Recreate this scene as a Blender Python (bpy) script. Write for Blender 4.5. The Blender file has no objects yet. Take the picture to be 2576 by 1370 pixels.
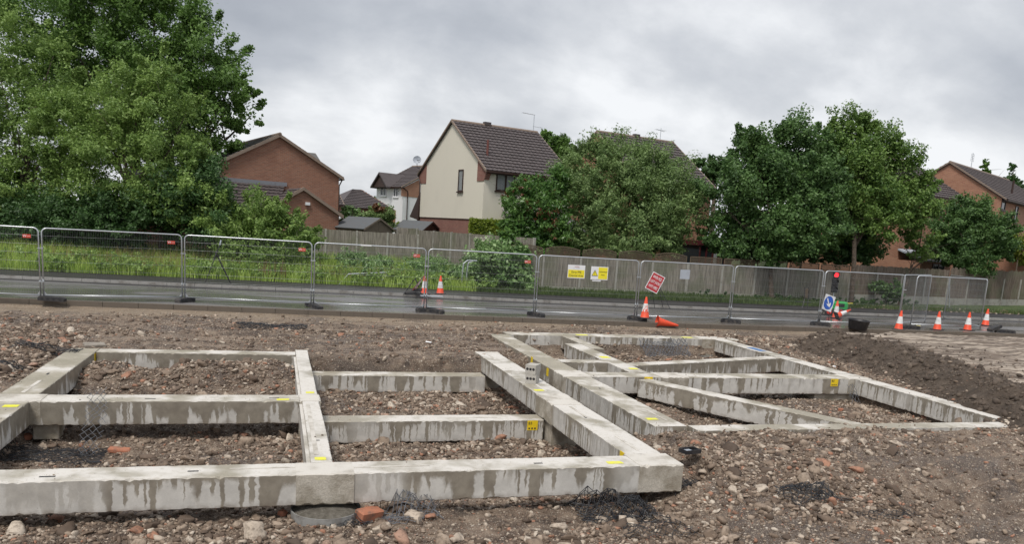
import bpy, math, random
import numpy as np
from mathutils import Vector, Matrix
random.seed(7); np.random.seed(7)
S = bpy.context.scene
COL = S.collection
R_ = math.radians

# ------------------------------------------------------------------ camera
CAMZ = 2.88
F_, PY_, PITCH, ROLL, YAW = 2004.3, 925.7, 0.16954, 0.062603, 0.293936   # measured on a 2576 px wide picture
fw = np.array([math.sin(YAW)*math.cos(PITCH), math.cos(YAW)*math.cos(PITCH), -math.sin(PITCH)])
r0 = np.array([math.cos(YAW), -math.sin(YAW), 0.0]); u0 = np.cross(r0, fw)
rt = r0*math.cos(ROLL)+u0*math.sin(ROLL); up = -r0*math.sin(ROLL)+u0*math.cos(ROLL)
cam = bpy.data.objects.new('camera', bpy.data.cameras.new('camera')); COL.objects.link(cam)
cam.matrix_world = Matrix(((rt[0], up[0], -fw[0], 0), (rt[1], up[1], -fw[1], 0), (rt[2], up[2], -fw[2], CAMZ), (0, 0, 0, 1)))
cam.data.sensor_fit = 'HORIZONTAL'; cam.data.sensor_width = 36; cam.data.lens = 36*F_/2576
cam.data.shift_y = (PY_-685)/2576; cam.data.clip_end = 3000; cam.data.clip_start = .1
S.camera = cam
S.view_settings.view_transform = 'Standard'; S.view_settings.look = 'None'; S.view_settings.gamma = 1
S.view_settings.exposure = 0.78

# ------------------------------------------------------------------ sky and light
SUN_EL, SUN_AZ = 60, 222          # azimuth clockwise from +Y
w = bpy.data.worlds.new('World'); S.world = w; w.use_nodes = True
nt = w.node_tree; nt.nodes.clear()
class NT:
    def __init__(s, t): s.t = t
    def n(s, typ, inputs=None, **kw):
        nd = s.t.nodes.new(typ)
        for k, v in kw.items(): setattr(nd, k, v)
        for k, v in (inputs or {}).items(): s.put(nd, k, v)
        return nd
    def put(s, nd, k, v):
        i = nd.inputs[k]
        if isinstance(v, bpy.types.Node): s.t.links.new(v.outputs[0], i)
        elif isinstance(v, bpy.types.NodeSocket): s.t.links.new(v, i)
        else:
            if isinstance(v, tuple) and len(v) == 3 and i.type == 'RGBA': v = (*v, 1)
            i.default_value = v
    def m(s, op, a, b=0.0, c=0.0, clamp=False):
        nd = s.n('ShaderNodeMath', operation=op, use_clamp=clamp)
        s.put(nd, 0, a); s.put(nd, 1, b)
        if op in ('MULTIPLY_ADD', 'COMPARE', 'SMOOTH_MIN'): s.put(nd, 2, c)
        return nd.outputs[0]
    def mr(s, v, a, b, c=0.0, d=1.0, interp='SMOOTHSTEP'):
        nd = s.n('ShaderNodeMapRange', interpolation_type=interp)
        for k, x in zip(range(5), (v, a, b, c, d)): s.put(nd, k, x)
        return nd.outputs[0]
    def mix(s, f, a, b, blend='MIX'):
        nd = s.n('ShaderNodeMix', data_type='RGBA', blend_type=blend)
        s.put(nd, 0, f); s.put(nd, 6, a); s.put(nd, 7, b)
        return nd.outputs[2]
    def noise(s, vec, scale, detail=3.0, rough=.55, dist=0.0, dim='3D'):
        nd = s.n('ShaderNodeTexNoise', noise_dimensions=dim)
        if dim == '1D': s.put(nd, 'W', vec)
        else: s.put(nd, 'Vector', vec)
        s.put(nd, 'Scale', scale); s.put(nd, 'Detail', detail); s.put(nd, 'Roughness', rough); s.put(nd, 'Distortion', dist)
        return nd.outputs[0]
    def comb(s, x=0.0, y=0.0, z=0.0): return s.n('ShaderNodeCombineXYZ', {0: x, 1: y, 2: z}).outputs[0]
    def ramp(s, f, stops, const=False):
        nd = s.n('ShaderNodeValToRGB', {0: f}); cr = nd.color_ramp
        if const: cr.interpolation = 'CONSTANT'
        while len(cr.elements) < len(stops): cr.elements.new(.5)
        for e, (p, c) in zip(cr.elements, stops): e.position = p; e.color = (*c, 1)
        return nd.outputs[0]
N = NT(nt)
sky = N.n('ShaderNodeTexSky', sky_type='NISHITA', sun_disc=False, sun_elevation=R_(SUN_EL), sun_rotation=R_(SUN_AZ), air_density=1.0, dust_density=3.0)
skyd = N.n('ShaderNodeVectorMath', {0: sky.outputs[0], 1: (.10, .10, .10)}, operation='MULTIPLY').outputs[0]
tc = N.n('ShaderNodeTexCoord').outputs['Generated']
sp = N.n('ShaderNodeSeparateXYZ', {0: tc})
zz = N.m('ADD', N.m('MAXIMUM', sp.outputs[2], 0.0), .55)
cx = N.m('DIVIDE', sp.outputs[0], zz); cy = N.m('DIVIDE', sp.outputs[1], zz)
pv = N.comb(N.m('MULTIPLY', cx, .8), cy, 1.7)
n1 = N.noise(pv, 2.1, 4, .5, .05)
n2 = N.noise(N.comb(N.m('MULTIPLY', cx, .8), cy, 9.1), 5.0, 6.0, .6, .1)
cl = N.m('ADD', N.m('MULTIPLY', n1, .70), N.m('MULTIPLY', n2, .30))
hzn = N.mr(sp.outputs[2], 0.0, .35, 1.0, 0.0)
cl = N.m('ADD', cl, N.m('MULTIPLY', hzn, .06))
cc = N.ramp(cl, [(.37, (.245, .260, .288)), (.46, (.31, .325, .352)), (.54, (.40, .412, .432)), (.63, (.55, .558, .57))])
colr = N.mix(.94, skyd, cc)
bg = N.n('ShaderNodeBackground', {'Color': colr, 'Strength': 1.0})
nt.links.new(bg.outputs[0], N.n('ShaderNodeOutputWorld').inputs[0])
sun = bpy.data.objects.new('sun', bpy.data.lights.new('sun', 'SUN')); COL.objects.link(sun)
sun.data.energy = 1.5; sun.data.angle = R_(14); sun.data.color = (1, .945, .875)
az, el = R_(SUN_AZ), R_(SUN_EL)
sd = Vector((math.sin(az)*math.cos(el), math.cos(az)*math.cos(el), math.sin(el)))
sun.rotation_euler = sd.to_track_quat('Z', 'Y').to_euler()

# ------------------------------------------------------------------ unprojection (survey) helpers
C0 = np.array([0, 0, CAMZ])
def ray(x, y): return (x-1288)/F_*rt-(y-PY_)/F_*up+fw
def W(x, y, z=0.0): d = ray(x, y); return C0+d*(z-CAMZ)/d[2]       # point at height z
def PY(x, y, Y): d = ray(x, y); return C0+d*Y/d[1]                  # point at world distance Y
def PD(x, y, D): return C0+ray(x, y)*D                             # point at camera depth D

# ------------------------------------------------------------------ mesh helpers
class MB:
    def __init__(s): s.v = []; s.f = []; s.smooth = False
    def add(s, vs, fs):
        o = len(s.v); s.v += [tuple(map(float, p)) for p in vs]; s.f += [tuple(i+o for i in f) for f in fs]; return s
    def box(s, x0, x1, y0, y1, z0, z1, bev=0.0):
        b = bev
        if b <= 0:
            v = [(x, y, z) for z in (z0, z1) for x, y in ((x0, y0), (x1, y0), (x1, y1), (x0, y1))]
            return s.add(v, [(3, 2, 1, 0), (4, 5, 6, 7), (0, 1, 5, 4), (1, 2, 6, 5), (2, 3, 7, 6), (3, 0, 4, 7)])
        v = []
        for z, i in ((z0, b), (z0+b, 0), (z1-b, 0), (z1, b)):
            v += [(x0+i+0, y0+b, z), (x0+b, y0+i, z), (x1-b, y0+i, z), (x1-i, y0+b, z), (x1-i, y1-b, z), (x1-b, y1-i, z), (x0+b, y1-i, z), (x0+i, y1-b, z)]
        f = [tuple(range(7, -1, -1)), tuple(range(24, 32))]
        for k in range(3):
            for j in range(8): f.append((k*8+j, k*8+(j+1) % 8, k*8+8+(j+1) % 8, k*8+8+j))
        return s.add(v, f)
    def obox(s, p0, p1, wid, h0, h1):      # box along p0->p1 (xy), centred width
        d = np.array(p1[:2], float)-np.array(p0[:2], float); L = np.hypot(*d); d /= L; n = np.array([-d[1], d[0]])*wid/2
        a, b = np.array(p0[:2]), np.array(p1[:2])
        v = [(*q, z) for z in (h0, h1) for q in (a-n, b-n, b+n, a+n)]
        return s.add(v, [(3, 2, 1, 0), (4, 5, 6, 7), (0, 1, 5, 4), (1, 2, 6, 5), (2, 3, 7, 6), (3, 0, 4, 7)])
    def tube(s, pts, r, n=8, cap=True):
        pts = [np.array(p, float) for p in pts]; rs = r if hasattr(r, '__len__') else [r]*len(pts)
        rings = []; T = []
        for i in range(len(pts)):
            t = pts[min(i+1, len(pts)-1)]-pts[max(i-1, 0)]; T.append(t/(np.linalg.norm(t)+1e-9))
        a = np.array([0, 0, 1.]) if abs(T[0][2]) < .9 else np.array([1., 0, 0])
        u = np.cross(T[0], a); u /= np.linalg.norm(u)
        vs = []
        for p, t, q in zip(pts, T, rs):
            u = u-t*(u@t); u /= np.linalg.norm(u)+1e-9; w_ = np.cross(t, u)
            for k in range(n):
                c = 2*math.pi*k/n; vs.append(p+q*(math.cos(c)*u+math.sin(c)*w_))
        fs = [(i*n+k, i*n+(k+1) % n, (i+1)*n+(k+1) % n, (i+1)*n+k) for i in range(len(pts)-1) for k in range(n)]
        if cap: fs += [tuple(range(n-1, -1, -1)), tuple(range((len(pts)-1)*n, len(pts)*n))]
        return s.add(vs, fs)
    def lathe(s, prof, n=24, c=(0, 0, 0)):
        vs = [(c[0]+r*math.cos(2*math.pi*k/n), c[1]+r*math.sin(2*math.pi*k/n), c[2]+z) for r, z in prof for k in range(n)]
        return s.add(vs, [(i*n+k, i*n+(k+1) % n, (i+1)*n+(k+1) % n, (i+1)*n+k) for i in range(len(prof)-1) for k in range(n)])
    def poly(s, pts): return s.add(pts, [tuple(range(len(pts)))])
    def prism(s, pts, d):                  # polygon pts extruded by vector d
        n = len(pts); d = np.array(d, float); pts = [np.array(p, float) for p in pts]
        return s.add(pts+[p+d for p in pts], [tuple(range(n-1, -1, -1)), tuple(range(n, 2*n))]+[(i, (i+1) % n, n+(i+1) % n, n+i) for i in range(n)])
    def xf(s, M):
        s.v = [tuple(M @ Vector(p)) for p in s.v]; return s
    def build(s, name, mat, parent=None, loc=None, smooth=False, off=(0, 0, 0)):
        me = bpy.data.meshes.new(name); me.from_pydata([(a-off[0], b-off[1], c-off[2]) for a, b, c in s.v], [], s.f)
        if smooth or s.smooth: me.shade_smooth()
        me.materials.append(mat); me.update()
        o = bpy.data.objects.new(name, me); COL.objects.link(o)
        if parent: o.parent = parent
        if loc is not None: o.location = loc
        return o
def npmesh(name, V, Fq, mat, parent=None, smooth=False, k=4, loc=None):
    V = np.ascontiguousarray(V, dtype=np.float32); Fq = np.ascontiguousarray(Fq, dtype=np.int32)
    me = bpy.data.meshes.new(name); me.vertices.add(len(V)); me.vertices.foreach_set('co', V.ravel())
    nf = len(Fq); me.loops.add(nf*k); me.loops.foreach_set('vertex_index', Fq.ravel())
    me.polygons.add(nf); me.polygons.foreach_set('loop_start', np.arange(0, nf*k, k, dtype=np.int32))
    try: me.polygons.foreach_set('loop_total', np.full(nf, k, dtype=np.int32))
    except Exception: pass
    if smooth: me.polygons.foreach_set('use_smooth', np.ones(nf, dtype=bool))
    me.update(calc_edges=True); 
    if mat: me.materials.append(mat)
    o = bpy.data.objects.new(name, me); COL.objects.link(o)
    if parent: o.parent = parent
    if loc is not None: o.location = loc
    return o
def tag(o, label=None, cat=None, group=None, kind=None):
    if label: o['label'] = label
    if cat: o['category'] = cat
    if group: o['group'] = group
    if kind: o['kind'] = kind
    return o
def thing(name, label, cat, loc=(0, 0, 0), rz=0.0, group=None):
    o = bpy.data.objects.new(name, None); COL.objects.link(o); o.location = loc; o.rotation_euler = (0, 0, rz); o.empty_display_size = .2
    return tag(o, label, cat, group)
def dup(root, loc, rz=None, label=None, rot=None):
    r = root.copy(); COL.objects.link(r); r.location = loc
    if rz is not None: r.rotation_euler = (0, 0, rz)
    if rot is not None: r.rotation_euler = rot
    if label: r['label'] = label
    for ch in list(root.children):
        c = ch.copy(); COL.objects.link(c); c.parent = r
        for g in ch.children:
            d = g.copy(); COL.objects.link(d); d.parent = c
    return r
def text_obj(name, s, size, mat, parent, M, width=None, ext=.001, label=None):
    cu = bpy.data.curves.new(name, 'FONT'); cu.body = s; cu.size = size; cu.align_x = 'CENTER'; cu.align_y = 'CENTER'; cu.extrude = ext; cu.resolution_u = 2
    t = bpy.data.objects.new('tmp', cu); COL.objects.link(t)
    bpy.context.view_layer.update()
    me = bpy.data.meshes.new_from_object(t.evaluated_get(bpy.context.evaluated_depsgraph_get()))
    bpy.data.objects.remove(t); me.name = name
    me.materials.clear(); me.materials.append(mat)
    if width:
        xs = [v.co.x for v in me.vertices]; k = width/(max(xs)-min(xs))
        me.transform(Matrix.Diagonal((k, 1, 1, 1)))
    me.transform(M)
    o = bpy.data.objects.new(name, me); COL.objects.link(o); o.parent = parent
    return o

# ------------------------------------------------------------------ materials
def mat(name, col=None, rough=.6, metal=0.0, emit=None):
    m = bpy.data.materials.new(name); m.use_nodes = True; t = m.node_tree; t.nodes.clear(); n = NT(t)
    b = n.n('ShaderNodeBsdfPrincipled'); o = n.n('ShaderNodeOutputMaterial'); t.links.new(b.outputs[0], o.inputs[0])
    if col: b.inputs['Base Color'].default_value = (*col, 1)
    b.inputs['Roughness'].default_value = rough; b.inputs['Metallic'].default_value = metal
    if emit: b.inputs['Emission Color'].default_value = (*emit, 1); b.inputs['Emission Strength'].default_value = 1.5
    return m, n, b
def worn(name, col, rough=.6, metal=0.0, amt=.25, scale=6.0, dirt=(.12, .10, .08)):
    m, n, b = mat(name, None, rough, metal)
    g = n.n('ShaderNodeNewGeometry').outputs['Position']
    a = n.noise(g, scale, 5, .6); a2 = n.noise(g, scale*7, 3, .6)
    c = n.mix(n.m('MULTIPLY', n.mr(a, .45, .75), amt*1.6, clamp=True), col, dirt)
    c = n.mix(n.mr(a2, .3, .7, 0, amt*.5), c, tuple(x*.6 for x in col))
    n.put(b, 'Base Color', c)
    return m
def bump(n, b, h, strength=.5, dist=.02):
    n.put(b, 'Normal', n.n('ShaderNodeBump', {'Height': h, 'Strength': strength, 'Distance': dist}).outputs[0])

def concrete(name, seed, wet=.5, top_white=.5, freq=1.0):
    m, n, b = mat(name)
    geo = n.n('ShaderNodeNewGeometry'); P = geo.outputs['Position']; Nn = n.n('ShaderNodeSeparateXYZ', {0: geo.outputs['Normal']})
    oc = n.n('ShaderNodeSeparateXYZ', {0: n.n('ShaderNodeTexCoord').outputs['Object']})
    ps = n.n('ShaderNodeSeparateXYZ', {0: P})
    s = n.m('ADD', n.m('ADD', ps.outputs[0], n.m('MULTIPLY', ps.outputs[1], 1.0)), seed*17.3)
    wob = n.m('MULTIPLY', n.m('SUBTRACT', n.noise(P, 14.0, 2), .5), .05)
    s2 = n.m('ADD', s, wob)
    t = n.m('MULTIPLY', oc.outputs[2], -1/.38)                 # 0 at the top edge .. 1 at the foot
    edge = n.m('MULTIPLY', n.m('SUBTRACT', n.noise(P, 26, 3), .5), .22)
    band = n.m('ADD', n.m('MULTIPLY', n.mr(n.noise(s2, 1.7*freq, 3.0, .7, 0, '1D'), .34, .66), .80*wet), .02+.08*wet)
    wetf = n.mr(n.m('ADD', n.m('SUBTRACT', t, band), edge), -.12, .08, 1, 0)
    for f_, th, sd_, ln in ((2.3, .56, 3.1, 1.5), (6.0, .54, 7.7, 1.25), (15.0, .57, 11.3, .9)):
        k = n.noise(n.m('ADD', s2, n.m('ADD', n.m('MULTIPLY', n.m('SUBTRACT', n.noise(P, 7, 2), .5), .10/f_**.5), sd_*3)), f_*freq, 1.0, .5, 0, '1D')
        k = n.m('SUBTRACT', k, n.m('MULTIPLY', t, .05))
        on = n.mr(k, th-.06*wet, th-.06*wet+.05)
        Ln = n.m('MULTIPLY', n.mr(n.noise(n.m('ADD', s, sd_), 2.6*freq, 2.0, .7, 0, '1D'), .30, .62, .25, 1.0), ln)
        st = n.m('MULTIPLY', on, n.mr(n.m('ADD', n.m('SUBTRACT', t, Ln), edge), -.18, .08, 1, 0))
        wetf = n.m('MAXIMUM', wetf, st)
    if wet > .8: wetf = n.m('MAXIMUM', wetf, n.mr(n.noise(s2, 3.1*freq, 1.0, .5, 0, '1D'), .42, .47, 1, 0))
    fine = n.noise(P, 60, 4, .65); mid = n.noise(P, 5, 5, .6); big = n.noise(P, 1.3, 3, .5)
    dry = n.mix(n.mr(mid, .3, .7), (.50, .485, .455), (.63, .612, .575))
    dry = n.mix(n.mr(fine, .3, .7, 0, .25), dry, (.42, .395, .35))
    wt = n.mix(n.mr(mid, .3, .7), (.205, .180, .145), (.30, .27, .22))
    side = n.mix(wetf, dry, wt)
    dr = n.mr(n.noise(n.m('ADD', s, 41.0), .55, 1.0, .5, 0, '1D'), .36, .47, (.35 if wet < .8 else 1), 1)
    side = n.mix(n.m('MULTIPLY', wetf, dr), dry, wt)
    # dirt splash at the foot
    side = n.mix(n.mr(n.m('ADD', t, n.m('MULTIPLY', n.noise(P, 9, 4), .5)), 1.05, 1.4, 0, .75), side, (.16, .125, .095))
    # air holes
    vo = n.n('ShaderNodeTexVoronoi', {'Vector': P, 'Scale': 26.0})
    hole = n.m('MULTIPLY', n.mr(vo.outputs['Distance'], .06, .11, 1, 0), n.mr(n.noise(P, 3, 2), .5, .6))
    side = n.mix(n.m('MULTIPLY', hole, .8), side, (.10, .09, .08))
    topn = n.noise(P, 1.1, 4, .6, .15)
    tp = n.mix(n.mr(topn, .40-.25*(top_white-.5), .60-.25*(top_white-.5)), (.34, .31, .245), (.63, .605, .565))
    tp = n.mix(n.mr(n.noise(P, 11, 5, .7), .50, .68, 0, .5), tp, (.46, .42, .35))
    tp = n.mix(n.mr(n.noise(P, 30, 4, .7), .60, .70, 0, .7), tp, (.20, .165, .13))
    up_ = n.mr(Nn.outputs[2], .5, .8)
    n.put(b, 'Base Color', n.mix(up_, side, tp))
    n.put(b, 'Roughness', n.mr(n.m('ADD', n.m('MULTIPLY', wetf, n.m('SUBTRACT', 1.0, up_)), n.m('MULTIPLY', n.mr(topn, .4, .55, 1, 0), up_)), 0, 1, .85, .42, 'LINEAR'))
    bump(n, b, n.m('ADD', n.m('MULTIPLY', fine, .5), n.m('ADD', n.m('MULTIPLY', mid, .6), n.m('MULTIPLY', hole, -1.0))), .5, .008)
    return m
M_conc = [concrete('wet streaked concrete %s' % 'abcdef'[i], i, wt, tw, fq) for i, (wt, tw, fq) in enumerate([(.26, .66, .8), (.84, .45, 1), (.34, .5, 1.6), (.05, .40, .7), (1.05, .15, 1), (.30, .78, 2.2)])]
def _joint():
    m, n, b = mat('cast concrete'); P = n.n('ShaderNodeNewGeometry').outputs['Position']
    a = n.noise(P, 3, 5, .6); f = n.noise(P, 50, 4, .7)
    c = n.mix(n.mr(a, .36, .64), (.28, .245, .19), (.56, .52, .45)); c = n.mix(n.mr(f, .35, .65, 0, .4), c, (.28, .25, .20)); upn = n.n('ShaderNodeSeparateXYZ', {0: n.n('ShaderNodeNewGeometry').outputs['Normal']}).outputs[2]
    c = n.mix(n.m('MULTIPLY', n.mr(upn, .5, .8), n.mr(a, .3, .6, .35, .95)), c, (.64, .61, .56))
    n.put(b, 'Base Color', c); b.inputs['Roughness'].default_value = .8; bump(n, b, n.m('ADD', a, f), .8, .012); return m
M_joint = _joint()

def ground_mat():
    m, n, b = mat('stony mud'); P = n.n('ShaderNodeNewGeometry').outputs['Position']
    sp_ = n.n('ShaderNodeSeparateXYZ', {0: P})
    a = n.noise(P, .55, 5, .6, .4); a2 = n.noise(P, 3.5, 5, .65, .3); f = n.noise(P, 35, 4, .7)
    strk = n.noise(n.comb(n.m('MULTIPLY', sp_.outputs[0], .35), n.m('MULTIPLY', sp_.outputs[1], 3.0), 0.0), 1.2, 5, .65, .5)
    c = n.ramp(a2, [(.36, (.048, .032, .023)), (.5, (.118, .082, .058)), (.64, (.24, .18, .132))])
    far = n.mr(sp_.outputs[1], 18.0, 20.0)
    c = n.mix(n.m('MULTIPLY', n.mr(strk, .47, .60), n.m('MULTIPLY_ADD', far, .35, .35)), c, (.26, .20, .15)); c = n.mix(n.m('MULTIPLY', n.mr(strk, .36, .46, 1, 0), n.m('MULTIPLY', far, .75)), c, (.055, .040, .031))
    c = n.mix(n.m('MULTIPLY', n.mr(sp_.outputs[1], 23.8, 25.3), .6), c, (.30, .235, .165))
    c = n.mix(n.mr(a, .52, .64, 0, .65), c, (.072, .055, .046))
    for sc, thr, r0_, seedv in ((15, .50, .22, 2), (26, .36, .22, 0), (46, .42, .26, 5), (80, .50, .30, 9)):
        v = n.n('ShaderNodeTexVoronoi', {'Vector': n.n('ShaderNodeVectorMath', {0: P, 1: (seedv, 0, 0)}, operation='ADD').outputs[0], 'Scale': float(sc)})
        cs = n.n('ShaderNodeSeparateXYZ', {0: v.outputs['Color']})
        pick = n.m('MULTIPLY', n.mr(cs.outputs[0], thr, thr+.03, 0, 1), n.mr(v.outputs['Distance'], r0_, r0_+.12, 1, 0))
        pc = n.ramp(cs.outputs[1], [(0, (.17, .13, .10)), (.35, (.30, .24, .185)), (.7, (.46, .385, .30)), (.92, (.56, .50, .43)), (.985, (.36, .17, .11))])
        c = n.mix(n.m('MULTIPLY', pick, n.mr(a2, .30, .62, .55, 1.0)), c, pc)
        if sc == 15: hv = pick
        else: hv = n.m('ADD', hv, n.m('MULTIPLY', pick, .6))
    n.put(b, 'Base Color', c); n.put(b, 'Roughness', n.mr(a, .4, .65, .85, .6))
    bump(n, b, n.m('ADD', n.m('MULTIPLY', hv, .5), n.m('ADD', n.m('MULTIPLY', a2, 1.6), n.m('MULTIPLY', f, .6))), .9, .03)
    return m
M_ground = ground_mat()
def soil_mat(name, c1, c2, c3, sc=3.0):
    m, n, b = mat(name, rough=.9); P = n.n('ShaderNodeNewGeometry').outputs['Position']
    a = n.noise(P, sc, 6, .7, .4); f = n.noise(P, sc*9, 4, .7)
    c = n.ramp(a, [(.35, c1), (.52, c2), (.68, c3)]); c = n.mix(n.mr(f, .35, .65, 0, .35), c, c1)
    n.put(b, 'Base Color', c); bump(n, b, n.m('ADD', a, f), 1.0, .05); return m
M_dark = soil_mat('dark topsoil', (.060, .044, .032), (.11, .082, .061), (.17, .132, .10), 4)
M_verge = soil_mat('verge soil', (.030, .050, .014), (.07, .11, .03), (.12, .13, .06), 2)
def track_mat():
    m, n, b = mat('scraped soil'); P = n.n('ShaderNodeNewGeometry').outputs['Position']; sp_ = n.n('ShaderNodeSeparateXYZ', {0: P})
    q = n.m('ADD', n.m('MULTIPLY', sp_.outputs[1], 1.0), n.m('MULTIPLY', sp_.outputs[0], .10))
    s = n.noise(n.comb(n.m('MULTIPLY', sp_.outputs[0], .22), n.m('MULTIPLY', q, 2.6), 0.0), 1.5, 5, .66, .9)
    a = n.noise(P, 2.5, 5, .65)
    c = n.ramp(s, [(.36, (.075, .055, .042)), (.47, (.16, .122, .092)), (.56, (.38, .32, .26))]); c = n.mix(n.mr(a, .5, .7, 0, .6), c, (.10, .078, .06))
    n.put(b, 'Base Color', c); b.inputs['Roughness'].default_value = .75; bump(n, b, n.m('ADD', s, n.m('MULTIPLY', a, .4)), 1.0, .05); return m
M_track = track_mat()
def rock_mat(name='rubble stone', dark=False):
    m, n, b = mat(name, rough=.8); g = n.n('ShaderNodeNewGeometry'); P = g.outputs['Position']; r = g.outputs['Random Per Island']
    if dark: c = n.ramp(r, [(0, (.055, .04, .03)), (.6, (.10, .075, .056)), (1, (.17, .135, .105))])
    else: c = n.ramp(r, [(0, (.075, .052, .037)), (.25, (.14, .098, .070)), (.55, (.265, .20, .148)), (.80, (.39, .312, .242)), (.93, (.55, .48, .395)), (.96, (.33, .16, .10)), (1, (.38, .20, .13))])
    a = n.noise(P, 18, 4, .7); c = n.mix(n.mr(a, .45, .65, 0, .6), c, (.10, .074, .056)); n.put(b, 'Base Color', c)
    bump(n, b, a, .8, .012); return m
M_rock = rock_mat(); M_clod = rock_mat('soil clod', True)
def asphalt(name, base, patch, wet=.3):
    m, n, b = mat(name); P = n.n('ShaderNodeNewGeometry').outputs['Position']; sp_ = n.n('ShaderNodeSeparateXYZ', {0: P})
    a = n.noise(n.comb(n.m('MULTIPLY', sp_.outputs[0], .22), sp_.outputs[1], 0.0), .9, 4, .6, .4); f = n.noise(P, 90, 3, .7)
    c = n.mix(n.mr(a, .42, .62), base, patch); c = n.mix(n.mr(f, .3, .7, 0, .4), c, tuple(x*1.5 for x in base)); c = n.mix(n.m('MULTIPLY', n.mr(sp_.outputs[1], 25.4, 27.3, 1, 0), n.mr(n.noise(P, 1.6, 5, .7), .35, .6, .15, .8)), c, (.17, .14, .11)); n.put(b, 'Base Color', c)
    n.put(b, 'Roughness', n.mr(a, .38, .55, .50, wet)); bump(n, b, f, .3, .004); return m
M_road = asphalt('wet asphalt', (.15, .145, .146), (.085, .082, .084), .15); M_foot = asphalt('dark footway tarmac', (.030, .027, .028), (.022, .02, .022), .5)
M_kerb = worn('kerb concrete', (.36, .35, .33), .8, amt=.5, scale=3)
M_mudkerb = worn('muddy kerb', (.15, .125, .10), .9, amt=.5)
M_galv = worn('galvanised steel', (.56, .59, .62), .38, .75, amt=.25, scale=3, dirt=(.25, .25, .25))
M_wire = worn('galvanised wire', (.26, .27, .28), .5, .5, amt=.2)
M_rubber = worn('black recycled rubber', (.035, .035, .038), .7, amt=.4, dirt=(.14, .12, .10))
M_orange = worn('orange cone plastic', (.83, .085, .03), .5, amt=.2, scale=9)
M_white = worn('reflective white sleeve', (.78, .78, .78), .45, amt=.25, scale=9)
M_whitep = worn('white painted sheet', (.80, .81, .83), .4, amt=.06)
M_yellow = worn('yellow sheet', (.88, .76, .03), .45, amt=.06)
M_ytag = worn('yellow product tag', (.86, .62, .02), .45, amt=.06)
M_ypaint = worn('fluorescent yellow paint', (.80, .78, .05), .6, amt=.4, scale=14, dirt=(.5, .48, .4))
M_redp = worn('red sheet', (.42, .012, .02), .45, amt=.08)
M_redlogo = worn('red plate', (.62, .075, .05), .5, amt=.1)
M_blue = worn('blue sign face', (.01, .10, .50), .4, amt=.05)
M_black = worn('black plastic', (.018, .018, .022), .5, amt=.25, dirt=(.10, .09, .08))
M_text = worn('dark lettering', (.05, .045, .03), .6, amt=0)
M_green = worn('green painted steel', (.02, .36, .08), .4, amt=.15)
M_redwheel = worn('red wheel rim', (.6, .03, .02), .5, amt=.1)
M_redl = mat('lit red lens', (.9, .02, .02), .3, emit=(1, .02, .03))[0]
M_lens = mat('unlit lens', (.015, .015, .02), .15)[0]
M_net = worn('plastic netting', (.022, .024, .03), .35, amt=.5, dirt=(.16, .15, .14))
M_netg = worn('grey plastic netting', (.14, .15, .17), .4, amt=.3)
def board_mat(name, c1, c2, pitch=.125, axis=0):
    m, n, b = mat(name, rough=.9); oc = n.n('ShaderNodeTexCoord').outputs['Object']; sp_ = n.n('ShaderNodeSeparateXYZ', {0: oc})
    P = n.n('ShaderNodeNewGeometry').outputs['Position']; wx = n.n('ShaderNodeSeparateXYZ', {0: P})
    q = n.m('ADD', wx.outputs[0], n.m('MULTIPLY', wx.outputs[1], .7))
    g = n.noise(n.comb(n.m('MULTIPLY', wx.outputs[0], 9.0), n.m('MULTIPLY', wx.outputs[1], 9.0), n.m('MULTIPLY', wx.outputs[2], .8)), 1.6, 4, .6)
    big = n.noise(P, .8, 3)
    c = n.mix(n.mr(g, .35, .65), c1, c2); c = n.mix(n.mr(big, .45, .65, 0, .45), c, (.13, .15, .085))
    n.put(b, 'Base Color', c); bump(n, b, g, .4, .01); return m
M_board = board_mat('weathered fence board', (.16, .145, .12), (.30, .275, .235))
M_board2 = board_mat('brown weathered board', (.11, .085, .065), (.21, .17, .135))
M_post = worn('concrete post', (.36, .35, .31), .85, amt=.4, scale=3)
M_lat = worn('trellis timber', (.14, .105, .07), .85, amt=.3)
def brick(name, c1, c2, mort, sc=1.0):
    m, n, b = mat(name, rough=.85); oc = n.n('ShaderNodeTexCoord').outputs['Object']; sp_ = n.n('ShaderNodeSeparateXYZ', {0: oc})
    vec = n.comb(n.m('ADD', sp_.outputs[0], sp_.outputs[1]), sp_.outputs[2], 0.0)
    bk = n.n('ShaderNodeTexBrick', {'Vector': vec, 'Color1': (*c1, 1), 'Color2': (*c2, 1), 'Mortar': (*mort, 1), 'Scale': 1.0, 'Mortar Size': .012, 'Brick Width': .225, 'Row Height': .075, 'Bias': 0.0})
    a = n.noise(oc, 1.2, 4, .6); c = n.mix(n.mr(a, .4, .65, 0, .35), bk.outputs[0], tuple(x*.65 for x in c1)); n.put(b, 'Base Color', c)
    bump(n, b, n.m('SUBTRACT', 1.0, bk.outputs[1]), .4, .01); return m
M_brick = brick('red brick', (.33, .145, .090), (.23, .095, .062), (.28, .20, .15))
M_brick2 = brick('pink red brick', (.30, .13, .10), (.24, .095, .075), (.24, .17, .14))
M_brick3 = brick('orange brick', (.42, .20, .12), (.33, .14, .085), (.34, .24, .18))
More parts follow.
